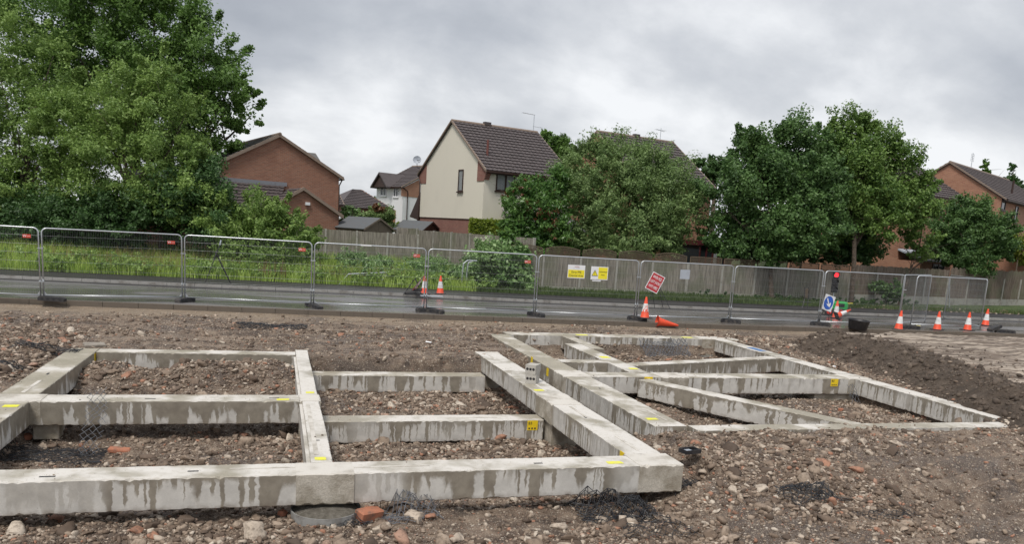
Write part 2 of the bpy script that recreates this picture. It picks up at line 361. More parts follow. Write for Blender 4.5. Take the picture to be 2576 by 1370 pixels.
def render_mat(name, c, stain=.5):
    m, n, b = mat(name, rough=.9); oc = n.n('ShaderNodeTexCoord').outputs['Object']; sp_ = n.n('ShaderNodeSeparateXYZ', {0: oc})
    st = n.noise(n.comb(n.m('MULTIPLY', n.m('ADD', sp_.outputs[0], sp_.outputs[1]), .7), n.m('MULTIPLY', sp_.outputs[2], .35), 0.0), 1.0, 5, .6)
    f = n.noise(oc, 25, 3)
    cc_ = n.mix(n.mr(st, .48, .68, 0, stain), c, tuple(x*.6 for x in c)); cc_ = n.mix(n.mr(f, .4, .6, 0, .12), cc_, tuple(x*.7 for x in c)); n.put(b, 'Base Color', cc_)
    bump(n, b, f, .3, .01); return m
M_cream = render_mat('cream render', (.74, .70, .60), .10); M_whiter = render_mat('white render', (.80, .81, .82), .25)
def tile_mat(name, c):
    m, n, b = mat(name, rough=.6); oc = n.n('ShaderNodeTexCoord').outputs['Object']
    a = n.noise(oc, 2.0, 4, .6); f = n.noise(oc, 14, 3)
    v = n.n('ShaderNodeTexVoronoi', {'Vector': oc, 'Scale': 3.2}); cs = n.n('ShaderNodeSeparateXYZ', {0: v.outputs['Color']})
    c_ = n.mix(n.mr(a, .4, .65), c, tuple(x*1.2 for x in c)); c_ = n.mix(n.m('MULTIPLY', cs.outputs[0], .15), c_, tuple(x*.6 for x in c)); c_ = n.mix(n.mr(f, .62, .72, 0, .3), c_, (.22, .22, .19)); n.put(b, 'Base Color', c_); return m
M_tile = tile_mat('brown grey concrete tile', (.078, .064, .064)); M_tile2 = tile_mat('grey roof tile', (.12, .115, .11))
M_brown = worn('dark brown stained timber', (.040, .018, .013), .5, amt=.1)
M_glass = mat('window glass', (.035, .045, .05), .08)[0]
M_blind = worn('pale blind', (.42, .45, .46), .6, amt=.1)
M_verge_t = worn('mortared verge', (.26, .20, .16), .85, amt=.3)
M_felt = worn('shed roofing felt', (.11, .12, .13), .85, amt=.3)
M_shed = worn('shed timber', (.20, .165, .13), .85, amt=.4)
M_grey = worn('grey sheet', (.42, .46, .52), .5, amt=.1)
M_bark = soil_mat('bark', (.06, .045, .034), (.13, .10, .075), (.21, .165, .13), 9)
def leaf(name, c1, c2, c3, rough=.55):
    m = bpy.data.materials.new(name); m.use_nodes = True; t = m.node_tree; t.nodes.clear(); n = NT(t)
    g = n.n('ShaderNodeNewGeometry'); r = g.outputs['Random Per Island']; P = g.outputs['Position']
    c = n.ramp(r, [(0, c1), (.5, c2), (1, c3)])
    c = n.mix(n.mr(n.noise(P, .7, 3), .40, .62, 0, .5), c, tuple(x*1.15 for x in c3))
    b = n.n('ShaderNodeBsdfPrincipled', {'Base Color': c, 'Roughness': rough}); tr = n.n('ShaderNodeBsdfTranslucent', {'Color': c})
    mx = n.n('ShaderNodeMixShader', {0: .35, 1: b, 2: tr}); o = n.n('ShaderNodeOutputMaterial'); t.links.new(mx.outputs[0], o.inputs[0]); return m
L_syc = leaf('sycamore leaf', (0.061, 0.124, 0.026), (0.097, 0.188, 0.038), (0.170, 0.291, 0.065))
L_wil = leaf('willow leaf', (0.110, 0.196, 0.042), (0.169, 0.277, 0.064), (0.268, 0.387, 0.100))
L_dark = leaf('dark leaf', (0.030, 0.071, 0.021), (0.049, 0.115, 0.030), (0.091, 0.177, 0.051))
L_map = leaf('maple leaf', (0.043, 0.095, 0.030), (0.071, 0.148, 0.042), (0.134, 0.239, 0.067))
L_may = leaf('yellow green maple leaf', (0.059, 0.127, 0.028), (0.105, 0.201, 0.041), (0.197, 0.304, 0.070))
L_oliv = leaf('olive green leaf', (0.091, 0.152, 0.048), (0.150, 0.240, 0.078), (0.251, 0.358, 0.130))
L_ivy = leaf('ivy leaf', (0.073, 0.157, 0.046), (0.140, 0.261, 0.078), (0.329, 0.470, 0.203), .35)
L_pho = leaf('photinia leaf', (0.044, 0.114, 0.025), (0.080, 0.182, 0.042), (0.148, 0.269, 0.064), .35)
L_red = leaf('red young leaf', (.10, .045, .02), (.15, .055, .025), (.20, .10, .04), .5)
L_hedge = leaf('conifer hedge spray', (0.105, 0.165, 0.018), (0.180, 0.255, 0.030), (0.330, 0.405, 0.045))
L_grass = leaf('grass blade', (0.198, 0.319, 0.048), (0.315, 0.468, 0.079), (0.488, 0.616, 0.148))
L_grd = leaf('shaded grass blade', (.045, .085, .02), (.075, .125, .03), (.12, .17, .05))  # darker copy of the grass colours, shade of the right strip painted in
L_dry = leaf('dry grass head', (0.222, 0.206, 0.070), (0.311, 0.261, 0.099), (0.386, 0.302, 0.140))
L_dock = leaf('dock seed head', (.16, .09, .045), (.22, .13, .06), (.20, .16, .07))
L_weed = leaf('weed leaf', (0.117, 0.215, 0.044), (0.206, 0.331, 0.076), (0.352, 0.475, 0.142))
L_blos = leaf('elder blossom', (.5, .5, .38), (.6, .6, .48), (.7, .7, .6))

# ------------------------------------------------------------------ ground heightfield
def vnoise(x, y, seed=0):
    xi = np.floor(x).astype(np.int64); yi = np.floor(y).astype(np.int64); xf = x-xi; yf = y-yi
    def h(a, b):
        k = (a*374761393+b*668265263+seed*974634777) & 0xffffffff
        k = ((k ^ (k >> 13))*1274126177) & 0xffffffff
        return ((k ^ (k >> 16)) & 0xffff)/65535.
    u = xf*xf*(3-2*xf); v = yf*yf*(3-2*yf)
    return (h(xi, yi)*(1-u)+h(xi+1, yi)*u)*(1-v)+(h(xi, yi+1)*(1-u)+h(xi+1, yi+1)*u)*v
def fbm(x, y, o=4, seed=0):
    s = 0; a = .5
    for k in range(o): s = s+a*vnoise(x*2**k, y*2**k, seed+k); a *= .5
    return s
def ss(v, a, b):
    t = np.clip((v-a)/(b-a), 0, 1); return t*t*(3-2*t)
def inrect(x, y, x0, x1, y0, y1, e=.12):
    return ss(x, x0-e, x0+e)*(1-ss(x, x1-e, x1+e))*ss(y, y0-e, y0+e)*(1-ss(y, y1-e, y1+e))
ROADN = [(-60, 29.5), (-12, 27.25), (-7.8, 26.85), (2, 26.05), (12, 25.45), (23.5, 25.4), (60, 25.2)]      # near kerb line
ROADF = [(-60, 37.5), (-9.7, 33.6), (2.5, 32.6), (10.3, 31.6), (17, 31.1), (29, 31.0), (60, 31.0)]          # far kerb line
FOOTF = [(-60, 40.5), (-10.5, 36.26), (2.7, 35.25), (10.5, 34.2), (18.3, 33.6), (26.8, 33.5), (60, 33.5)]
def itp(P, x): return np.interp(x, [a for a, _ in P], [b for _, b in P])
FENCEY = [(-60, 44), (4, 43), (12.8, 36.6), (25.3, 36.3), (36, 38.7), (60, 42)]
def crestx(y): return np.interp(y, [8, 12.5, 15.8, 19.2, 20.8, 22.2, 23.2], [13.8, 14.95, 16.3, 17.0, 16.9, 17.6, 20.])
def H(x, y):
    x = np.asarray(x, float); y = np.asarray(y, float)
    yn = itp(ROADN, x); ff = itp(FOOTF, x)
    z = np.full(np.broadcast(x, y).shape, -.19)
    z = z+.08*(fbm(x*.35, y*.6, 3, 3)-.45)
    # ground in front of the beams, rising to the right
    fr = 1-ss(y, 9.5, 9.7); rise = ss(x, 4.9, 7.2)
    zf = -.66+.42*rise+.10*(fbm(x*.8, y*.8, 3, 8)-.45)
    z = z*(1-fr)+zf*fr
    e = ss(x, 5.4, 6.0)*(1-ss(y, 10.4, 11.3)); z = z*(1-e)+(-.42+.24*ss(y, 8.6, 11.0)*1+.03)*e*1.0 if False else z
    sr = ss(x, 5.0, 6.2)*(1-ss(y, 11.1, 11.5)); zr = -.40+.25*ss(y, 7.8, 10.6); z = z*(1-sr)+zr*sr
    # excavated cells of the first house
    c = inrect(x, y, -3.75, 5.6, 9.55, 18.25, .10)
    zc = -.88+.13*(1-ss(x, .4, .8))+.10*(fbm(x*1.1, y*1.1, 3, 5)-.45)
    m1 = -.10*(1-ss(x, .4, .8))*ss(y, 13.9, 14.5)+np.exp(-(((x+1.0)/1.5)**2+((y-16.9)/.7)**2))*.56+np.exp(-(((x+3.2)/.7)**2+((y-17.0)/.9)**2))*.40+np.exp(-(((x-.1)/.5)**2+((y-16.7)/.9)**2))*.24+.22*inrect(x, y, -3.7, .6, 13.9, 18.2, .3)
    zc = zc+m1+.10*np.exp(-(((x-3.0)/.8)**2+((y-15.5)/.6)**2))
    z = z*(1-c)+zc*c
    # slot between both houses
    g = inrect(x, y, 5.3, 6.1, 11.7, 18.3, .15); z = z*(1-g)+(-.92)*g
    k = ss(x, 4.9, 5.3)*(1-ss(x, 5.9, 6.1))*(1-ss(y, 11.0, 12.2))*ss(y, 9.3, 9.6); z = z*(1-k)+(-.30-.25*(1-ss(y, 9.4, 10.6)))*k
    # second house cells
    d = inrect(x, y, 6.15, 13.6, 11.75, 22.3, .12)
    zd = -.66+.10*(fbm(x*1.1, y*1.1, 3, 6)-.45)
    zd = zd+.20*np.exp(-(((x-11.6)/1.0)**2+((y-13.6)/1.0)**2))+.12*np.exp(-(((x-10.2)/.8)**2+((y-13.0)/.7)**2))+.22*np.exp(-(((x-7.0)/.35)**2+((y-19.3)/1.0)**2))+.28*np.exp(-(((x-12.3)/.5)**2+((y-17.0)/.4)**2))
    z = z*(1-d)+zd*d
    # rubble bank at the left
    l = (1-ss(x, -4.3, -4.1))*ss(y, 10, 12)*(1-ss(y, 18, 20)); z = z+l*(.0+.30*fbm(x*1.3, y*1.3, 3, 9)-.12*(ss(x, -4.9, -4.15)))
    # spoil bank at the right
    cxx = crestx(y); s = ss(x, cxx-1.75, cxx-.15+.5*(fbm(y*1.2, y*0, 2, 4)-.5))
    bankh = (.60-.53*ss(y, 20.3, 24.6))*(1-ss(x, 24, 30))
    z = z+s*bankh*ss(y, 8, 11)+s*(1-s)*4*.22*(fbm(x*1.8, y*1.8, 4, 77)-.45)*ss(y, 8, 11)+s*ss(y, 8, 11)*(1-ss(y, 22, 24))*.05*(fbm(x*.5, y*2.6, 3, 12)-.45)*2
    # fine roughness of the site
    site = 1-ss(y, yn-.4, yn-.1)
    z = z+site*(.17*(fbm(x*2.0, y*2.0, 4, 21)-.47)+.035*(fbm(x*9, y*9, 3, 22)-.45))
    # wheel tracks across the right foreground
    tr = ss(x, 6, 8)*(1-ss(y, 10, 11.5)); z = z+tr*.050*np.sin((y*1.0-x*.30-.25*np.sin(x*.5))*15+3*fbm(x*.7, y*.7, 3, 40))*ss(fbm(x*.5+3, y*.9, 2, 43), .35, .55)
    tr2 = ss(y, 19.3, 20)*(1-ss(y, 25, 25.4))*(1-ss(x, 12, 15)); z = z+tr2*.030*np.sin((y+x*.06+.5*fbm(x*.4, y*.4, 2, 41))*9)
    far = ss(y, 18.6, 19.5)*(1-ss(y, 24.8, 25.4)); z = z+far*.09*(fbm(x*.35+2, y*2.6+x*.05, 4, 90)-.46)
    # at the kerb, under the road, and the verge beyond
    z = np.where(y > yn-.02, -.12, z*(1-ss(y, yn-.5, yn-.02))+(-.14)*ss(y, yn-.5, yn-.02))
    fy = itp(FENCEY, x); vg = .09+ss(y, ff, fy+.5)*np.interp(x, [4, 13, 40], [.52, .08, .15])+.9*ss(y, fy+1, fy+7)+.10*(fbm(x*.6, y*.6, 3, 30)-.45)*ss(y, ff+.2, ff+1.5)
    z = np.where(y > ff-.05, vg, z)
    return z
def steps(*segs):
    o = []
    for a, b, d in segs: o += list(np.arange(a, b-1e-6, d))
    return np.array(o+[segs[-1][1]])
gx = steps((-420, -60, 60), (-60, -16, 4), (-16, -7, .35), (-7, 15.5, .045), (15.5, 32, .11), (32, 60, 1.5), (60, 480, 60))
gy = steps((-80, 2, 8), (2, 6.2, .6), (6.2, 19, .045), (19, 26.9, .075), (26.9, 46, .35), (46, 60, 1.5), (60, 660, 60))
GX, GY = np.meshgrid(gx, gy); GZ = H(GX, GY)
nx, ny = len(gx), len(gy); idx = np.arange(nx*ny).reshape(ny, nx)
quads = np.stack([idx[:-1, :-1], idx[:-1, 1:], idx[1:, 1:], idx[1:, :-1]], -1).reshape(-1, 4)
ground = npmesh('ground', np.stack([GX, GY, GZ], -1).reshape(-1, 3), quads, M_ground, smooth=True)
for m_ in (M_verge, M_dark, M_track): ground.data.materials.append(m_)
mx_ = (GX[:-1, :-1]+GX[1:, 1:])/2; my_ = (GY[:-1, :-1]+GY[1:, 1:])/2
mi = np.zeros(mx_.shape, np.int32)
mi[my_ > itp(FOOTF, mx_)-.1] = 1
cr = crestx(my_); jit = .5*(fbm(mx_*2.5, my_*2.5, 3, 50)-.45)
bank = (mx_ > cr-1.55+jit) & (my_ > 8.5) & (my_ < 24.2-.8*(mx_ < 19)+jit*2)
mi[bank] = 2; mi[bank & (mx_ > cr+.0+jit*1.6)] = 3
mi[(my_ < itp(ROADN, mx_)) & (mx_ > 26)] = 3
ground.data.polygons.foreach_set('material_index', mi.ravel()); tag(ground, kind='structure')

def strip(name, A, B, za, zb, mt, dx=1.0, thick=None):
    xs = np.arange(-60, 60.1, dx); b = MB(); n_ = len(xs)
    vs = [(x, itp(A, x), za) for x in xs]+[(x, itp(B, x), zb) for x in xs]
    b.add(vs, [(i, i+1, n_+i+1, n_+i) for i in range(n_-1)]); return b
def off(P, d): return [(a, b+d) for a, b in P]
tag(strip('road', ROADN, ROADF, 0, 0, None).build('road', M_road), kind='structure')
tag(strip('pavement', off(ROADF, .13), FOOTF, .105, .11, None).build('pavement', M_foot), kind='structure')
def kerb(name, P, z0, z1, wd, mt, m_first):
    xs = np.arange(-60, 60.1, 1.0); b = MB()
    for i in range(len(xs)-1):
        a, c = xs[i]+.006, xs[i+1]-.006
        ya, yc = itp(P, a), itp(P, c)
        b.add([(a, ya, z0), (c, yc, z0), (c, yc+wd, z0), (a, ya+wd, z0), (a, ya, z1), (c, yc, z1), (c, yc+wd, z1), (a, ya+wd, z1)], [(3, 2, 1, 0), (4, 5, 6, 7), (0, 1, 5, 4), (1, 2, 6, 5), (2, 3, 7, 6), (3, 0, 4, 7)])
    return tag(b.build(name, mt), kind='structure')
kerb('kerb', off(ROADF, .0), -.03, .11, .128, M_kerb, 0)
kerb('kerb', off(ROADN, -.14), -.28, .012, .138, M_mudkerb, 0)
kerb('footway_edging', off(FOOTF, .002), -.0, .13, .05, M_foot, 0)
# dark resurfaced channel patches beside far kerb
b = MB(); xs = np.arange(-60, 60, 1.0)
b.add([(x, itp(ROADF, x)-.55, .004) for x in xs]+[(x, itp(ROADF, x)-.003, .004) for x in xs], [(i, i+1, len(xs)+i+1, len(xs)+i) for i in range(len(xs)-1)])
tag(b.build('road_channel', M_foot), kind='structure')

# ------------------------------------------------------------------ rubble
def ico(sub):
    import bmesh
    bm = bmesh.new(); bmesh.ops.create_icosphere(bm, subdivisions=sub, radius=1); v = np.array([x.co[:] for x in bm.verts]); f = np.array([[x.index for x in p.verts] for p in bm.faces]); bm.free(); return v, f
def rocks(name, P, size, sub, mt, nvar=24, flat=(.36, .80), sink=.34, seed=1):
    rg = np.random.RandomState(seed); v0, f0 = ico(sub); vars_ = []
    for _ in range(nvar):
        v = v0.copy(); q_, _r = np.linalg.qr(rg.normal(size=(3, 3))); v = v@q_; v = v/np.abs(v).max(1)[:, None]**.95*.80; v = v@np.linalg.qr(rg.normal(size=(3, 3)))[0]
        for _k in range(6 if sub > 1 else 3):
            n_ = rg.normal(size=3); n_ /= np.linalg.norm(n_); d = v@n_; c = rg.uniform(.30, .7); v = v-np.outer(np.maximum(d-c, 0), n_)
        v *= 1+rg.uniform(-.12, .12, (len(v), 1)); v *= np.array([1, rg.uniform(.45, .9), rg.uniform(*flat)]); vars_.append(v)
    size = size*1.3
    n_ = len(P); k = len(v0); vid = rg.randint(0, nvar, n_); VV = np.array(vars_)[vid]
    a = rg.uniform(0, 2*np.pi, n_); ca, sa = np.cos(a)[:, None], np.sin(a)[:, None]
    tl = rg.normal(0, .35, n_); ct, st = np.cos(tl)[:, None], np.sin(tl)[:, None]
    x, y, z = VV[..., 0], VV[..., 1], VV[..., 2]
    x, z = x*ct-z*st, x*st+z*ct
    x, y = x*ca-y*sa, x*sa+y*ca
    out = np.stack([x, y, z], -1)*size[:, None, None]+P[:, None, :]; out[..., 2] += (size*(.45-sink))[:, None]
    F = (f0[None]+np.arange(n_)[:, None, None]*k).reshape(-1, 3)
    return npmesh(name, out.reshape(-1, 3), F, mt, k=3)
def scatter(n, x0, x1, y0, y1, seed, dens):
    rg = np.random.RandomState(seed); x = rg.uniform(x0, x1, n); y = rg.uniform(y0, y1, n); keep = rg.uniform(0, 1, n) < dens(x, y); return x[keep], y[keep]
def dens(x, y):
    d = np.full(x.shape, .10)
    d += .85*inrect(x, y, -3.8, 5.4, 9.5, 18.2)*(.35+.65*ss(fbm(x*.9, y*.9, 3, 60), .38, .55))
    d += .75*inrect(x, y, 6, 13.6, 11.6, 22.4)*(.3+.7*ss(fbm(x*.9, y*.9, 3, 61), .38, .55))
    d += .9*(1-ss(y, 9.4, 9.6))*ss(fbm(x*.7, y*.9, 3, 62), .32, .52)*(1-.85*ss(x, 6.8, 8.6))
    d += 1.2*np.exp(-(((x-6.9)/1.5)**2+((y-9.3)/1.6)**2))
    d += 1.4*(1-ss(x, -4.4, -4.2))*ss(y, 11, 12)*(1-ss(y, 20, 22))
    d += .45*inrect(x, y, 5.4, 14, 9.9, 11.6)*ss(fbm(x*.8, y*.8, 2, 63), .35, .55)
    d += .5*np.exp(-(((x-14.6)/.6)**2))*ss(y, 13, 14)*(1-ss(y, 18, 22))
    d *= 1-.55*ss(x, 7.6, 9.2)*(1-ss(y, 9.2, 10.6))
    d += .35*inrect(x, y, 13.5, 17, 21, 24, .5)
    d += .30*ss(fbm(x*.5, y*1.4, 3, 64), .46, .58)*ss(y, 18, 19)
    cx_ = crestx(y); d *= 1-.93*ss(x, cx_-1.6, cx_-1.3)*ss(y, 8.5, 10)
    d *= 1-ss(y, itp(ROADN, x)-.35, itp(ROADN, x)-.15)
    return np.clip(d, 0, 1)
NB = []
x, y = scatter(330000, -7, 17, 6.4, 25.5, 11, lambda x, y: dens(x, y)*np.interp(y, [6, 10, 16, 26], [1, 1, .75, .5]))
sz = .009+.016*np.random.RandomState(5).pareto(2.6, len(x)); sz = np.clip(sz, .009, .05)*np.interp(y, [8, 24], [1, 1.25])
rb = rocks('rubble', np.stack([x, y, H(x, y)], -1), sz, 1, M_rock, seed=3); tag(rb, 'brown and grey stones and brick rubble strewn over the mud', 'rubble', kind='stuff')
x, y = scatter(40000, -7, 16, 6.6, 24, 12, lambda x, y: np.clip(dens(x, y)**1.5*1.0, 0, 1))
sz = np.clip(.024+.020*np.random.RandomState(6).pareto(2.2, len(x)), .024, .115)
rb = rocks('rubble_lumps', np.stack([x, y, H(x, y)], -1), sz, 2, M_rock, seed=4); tag(rb, 'fist sized lumps of stone and broken brick lying in the rubble', 'rubble', kind='stuff')
# soil clods on the spoil bank
x, y = scatter(34000, 12.5, 18.5, 8.5, 23.5, 13, lambda x, y: ss(x, crestx(y)-1.9, crestx(y)-1.4)*(1-ss(x, crestx(y)-.2, crestx(y)+.4)*.93)*.5)
sz = np.clip(.010+.016*np.random.RandomState(8).pareto(2.3, len(x)), .01, .09)
rb = rocks('soil_clods', np.stack([x, y, H(x, y)], -1), sz, 1, M_clod, seed=5, flat=(.6, 1)); tag(rb, 'dark clods of earth on the face of the spoil bank', 'soil', kind='stuff')

# ------------------------------------------------------------------ beams
def roughbar(x0, x1, y0, y1, z0, z1, bev, seed, jit=.007):
    """cast bar along its longer side with slightly chipped edges"""
    rg = np.random.RandomState(seed % 99991); b = MB(); al = (x1-x0) >= (y1-y0); A0, A1, B0, B1 = (x0, x1, y0, y1) if al else (y0, y1, x0, x1)
    n_ = max(3, int((A1-A0)/.05)); st = np.linspace(A0, A1, n_+1); V = []
    ch = bev+jit*np.maximum(0, rg.normal(0, 1, (n_+1, 4)))+(rg.rand(n_+1, 4) > .965)*rg.uniform(.008, .025, (n_+1, 4)); wv = .003*np.sin(st*2.1+rg.uniform(0, 6))
    for i, s_ in enumerate(st):
        c = ch[i]; e = wv[i]
        q = [(B0+c[0]+e, z0), (B1-c[1]+e, z0), (B1+e, z0+c[1]), (B1+e, z1-c[2]), (B1-c[2]+e, z1), (B0+c[3]+e, z1), (B0+e, z1-c[3]), (B0+e, z0+c[0])]
        V += [(s_, p_, z_) if al else (p_, s_, z_) for p_, z_ in q]
    F = [tuple(range(7, -1, -1)), tuple(range(n_*8, n_*8+8))]+[(i*8+k, i*8+(k+1) % 8, (i+1)*8+(k+1) % 8, (i+1)*8+k) for i in range(n_) for k in range(8)]
    if al: F = [f[::-1] for f in F]
    return b.add(V, F)
BT = -.12
def beam(label, x0, x1, y0, y1, mi_=0, top=BT, h=.38, name='ground_beam', group='concrete ground beams', bev=.012, rz=0.0):
    cx_, cy_ = (x0+x1)/2, (y0+y1)/2
    b = roughbar(x0-cx_, x1-cx_, y0-cy_, y1-cy_, -h, 0, bev*.5, int(abs(x0*7919+y0*104729)))
    o = b.build(name, M_conc[mi_] if isinstance(mi_, int) else mi_, loc=(cx_, cy_, top)); o.rotation_euler[2] = rz
    return tag(o, label, 'concrete beam', group)
def slot(o, wx, wy, along='x', L=.16):      # lifting slot in the top
    lx, ly = wx-o.location.x, wy-o.location.y; a, c = (L/2, .018) if along == 'x' else (.018, L/2)
    MB().box(lx-a, lx+a, ly-c, ly+c, .0005, .003).build('lifting_slot', M_black, o)
def chan(o, x0, x1, y0, y1):
    l = o.location; MB().box(x0-l.x, x1-l.x, y0-l.y, y1-l.y, .0005, .004).build('grout_strip', M_joint, o)
def paint(o, wx, wy, a, c, side=None, ztop=None, m_=None, nm='yellow_marker'):
    l = o.location; m_ = m_ or M_ypaint
    if side is None: MB().box(wx-l.x-a, wx-l.x+a, wy-l.y-c, wy-l.y+c, .001, .006).build(nm, m_, o)
def jointb(label, x0, x1, y0, y1, top=BT, h=.385, g='cast concrete joint blocks'):
    cx_, cy_ = (x0+x1)/2, (y0+y1)/2
    b = roughbar(x0-cx_, x1-cx_, y0-cy_, y1-cy_, -h, .004, .010, int(abs(x0*7919+y0*104729)), .012)
    return tag(b.build('concrete_joint', M_joint, loc=(cx_, cy_, top)), label, 'concrete joint', g)
def sticker(o, wx, wy, wz, face='-y', txt='B3', w_=.10, h_=.13):
    l = o.location; p = MB()
    if face == '-y': p.box(-w_, w_, -.006, 0, -h_/1, h_*.4)
    else: p.box(-.006, 0, -w_*.7, w_*.7, -h_, h_*.4)
    pp = p.build('yellow_tag', M_ytag, o, loc=(wx-l.x, wy-l.y, wz-l.z))
    if txt and face == '-y': text_obj('tag_lettering', txt, .07, M_text, pp, Matrix.Translation((-.045, -.008, 0.0)) @ Matrix.Rotation(R_(90), 4, 'X'))
    if txt and face == '-y':
        q = MB()
        for i in range(3): q.box(-w_*.75+i*.055, -w_*.75+i*.055+.03, -.0075, -.0062, -h_*.85, -h_*.62)
        q.build('tag_small_print', M_text, pp)

fl = beam('long front ground beam at bottom left with a few wet streaks, running out of the frame', -7.5, .26, 9.38, 9.86, 0)
slot(fl, -2.4, 9.55); slot(fl, -.9, 9.62, L=.12); chan(fl, -.5, .25, 9.66, 9.70)
jf = jointb('large square cast joint in the front beam where the narrow middle beam meets it', .26, .94, 9.372, 9.862)
frb = beam('front ground beam between the square joint and the near right corner', .94, 4.72, 9.38, 9.86, 0)
slot(frb, 3.35, 9.6, L=.12); chan(frb, .95, 1.9, 9.60, 9.64); paint(frb, 4.42, 9.54, .11, .05)
jr = jointb('near right corner joint block of the front beam beside the tangled net', 4.72, 5.37, 9.372, 9.93)
mb = beam('mostly wet grey ground beam crossing the left half, second from the front', -3.42, .40, 13.37, 13.86, 1)
slot(mb, -1.9, 13.55); slot(mb, .0, 13.6); paint(mb, .14, 13.48, .10, .05)
kb = beam('far back ground beam of the left cell with pale patches above the soil heap', -3.55, .44, 18.06, 18.48, 1)
lb = beam('wide olive wet ground beam at far left leading away, upper length', -4.12, -3.57, 13.88, 18.52, 4)
slot(lb, -3.85, 15.6, 'y'); chan(lb, -3.85, -3.79, 14.0, 15.0)
lb2 = beam('wide olive wet ground beam at far left leading away, lower length by the frame edge', -4.12, -3.57, 9.862, 13.36, 4)
paint(lb2, -3.72, 13.05, .10, .07)
jl = jointb('white dusty joint where the left wide beam meets the second beam', -4.14, -3.42, 13.362, 13.878, top=BT+.003)
sticker(lb, -3.57, 18.2, BT-.02, '+x', None) if False else MB().box(.275, .281, 1.75, 1.98, -.2, -.03).build('yellow_tag', M_ytag, lb)
cb = beam('narrow pale middle beam between the front joint and the second beam, with a ledge', .45, .72, 9.864, 13.36, 5, bev=.008)
MB().box(-.185, -.1352, -1.74, 1.74, -.36, -.045).build('ledge', M_conc[5], cb)
slot(cb, .58, 10.9, 'x', .05); chan(cb, .50, .56, 10.2, 13.2); paint(cb, .57, 10.02, .07, .06)
cb2 = beam('narrow pale middle beam beyond the second beam, reaching the back beam', .45, .72, 13.88, 18.75, 5, bev=.008)
MB().box(-.185, -.1352, -2.42, 2.42, -.36, -.045).build('ledge', M_conc[5], cb2); paint(cb2, .6, 14.05, .07, .06)
jc = jointb('small cast joint where the narrow middle beam meets the second beam', .402, .75, 13.362, 13.878)
NT_ = -.49
n3 = beam('lower beam with yellow tag in the centre cell, nearer of two', .75, 4.73, 13.42, 13.86, 2, top=NT_); sticker(n3, 4.52, 13.42, NT_-.06)
chan(n3, 3.2, 3.9, 13.62, 13.67)
n2 = beam('lower beam in the centre cell ending at the hollow block pier, farther of two', .75, 4.70, 17.62, 18.10, 3, top=NT_)
d1a = beam('near diagonal looking long beam with bluish wet top, length by the right corner', 4.76, 5.32, 9.932, 13.05, 5); chan(d1a, 5.0, 5.05, 10.1, 10.9); chan(d1a, 5.0, 5.05, 12.1, 12.9)
slot(d1a, 5.0, 12.1, 'y', .08); sticker(d1a, 4.76, 10.05, BT-.05, '-x', None)
d1j = jointb('joint block in the near long beam above the stone pier', 4.745, 5.335, 13.05, 14.0)
d1b = beam('near diagonal looking long beam carrying two hollow blocks, far length', 4.76, 5.32, 14.0, 18.72, 5)
chan(d1b, 5.0, 5.05, 14.2, 15.0); paint(d1b, 4.9, 14.3, .10, .06); chan(d1b, 4.95, 5.01, 17.8, 18.5)
d1e = jointb('end block of the near long beam beside the lower back beam', 4.745, 5.335, 18.72, 18.95)
d2a = beam('second long beam parallel to the near one, near length half buried in rubble', 5.97, 6.55, 11.45, 15.7, 2); slot(d2a, 6.25, 14.5, 'y', .08); paint(d2a, 6.15, 11.95, .10, .06); chan(d2a, 6.35, 6.40, 11.8, 12.6)
d2j = jointb('joint of the second long beam with the cross beam behind', 5.955, 6.60, 15.7, 16.45, top=BT+.002)
d2b = beam('second long beam parallel to the near one, far length reaching the back corner', 5.97, 6.55, 16.45, 22.3, 4); sticker(d2b, 5.97, 16.9, BT-.08, '-x', None); sticker(d2b, 5.97, 18.1, BT-.02, '-x', None)
m2a = beam('short cross beam with yellow tag between second long beam and its neighbour', 6.60, 8.25, 15.78, 16.32, 3); sticker(m2a, 7.95, 15.78, BT-.05, txt='B1')
m2j = jointb('joint block behind the skewed beam in the cross beam', 8.25, 8.95, 15.77, 16.36)
m2b = beam('long pale cross beam on the right with yellow tag near its right end', 8.95, 13.25, 15.78, 16.32, 3); sticker(m2b, 12.85, 15.78, BT-.06, txt='B2'); slot(m2b, 9.9, 16.05); slot(m2b, 12.4, 16.05)
e1 = beam('short dark cross beam between two parallel beams in the right house', 6.56, 7.75, 17.62, 18.0, 1)
tb = beam('third parallel beam with yellow scrawl, partly beside a shorter overlapping beam', 7.76, 8.22, 16.37, 20.7, 2); paint(tb, 8.0, 18.4, .12, .12); paint(tb, 8.05, 16.8, .10, .08)
tb2 = beam('short beam end overlapping the third beam near the back', 8.24, 8.58, 19.8, 22.28, 4)
b2 = beam('far back beam of the right house with grey net against it', 6.56, 13.0, 22.32, 22.9, 3); paint(b2, 9.0, 22.6, .18, .1); paint(b2, 12.6, 22.6, .18, .1)
b2e = jointb('far right corner joint of the right house', 13.0, 14.3, 22.3, 22.95)
rr1 = beam('right side beam leading away, farthest length with a blue paint mark', 13.42, 13.86, 18.95, 22.28, 5); paint(rr1, 13.64, 20.3, .12, .35, m_=worn('blue paint mark', (.10, .22, .45), .6, amt=.5), nm='blue_mark')
rr2 = beam('right side beam leading away, middle length behind the long cross beam', 13.42, 13.86, 16.4, 18.9, 5)
rr3 = beam('right side beam leading away, nearest length along the spoil bank', 13.42, 13.86, 11.55, 15.76, 5)
rrj = jointb('joint where the long cross beam meets the right side beam', 13.25, 13.9, 15.77, 16.37)
f2 = beam('long white beam edge buried in mud along the right', 6.6, 17.5, 11.18, 11.53, 3, top=-.125)
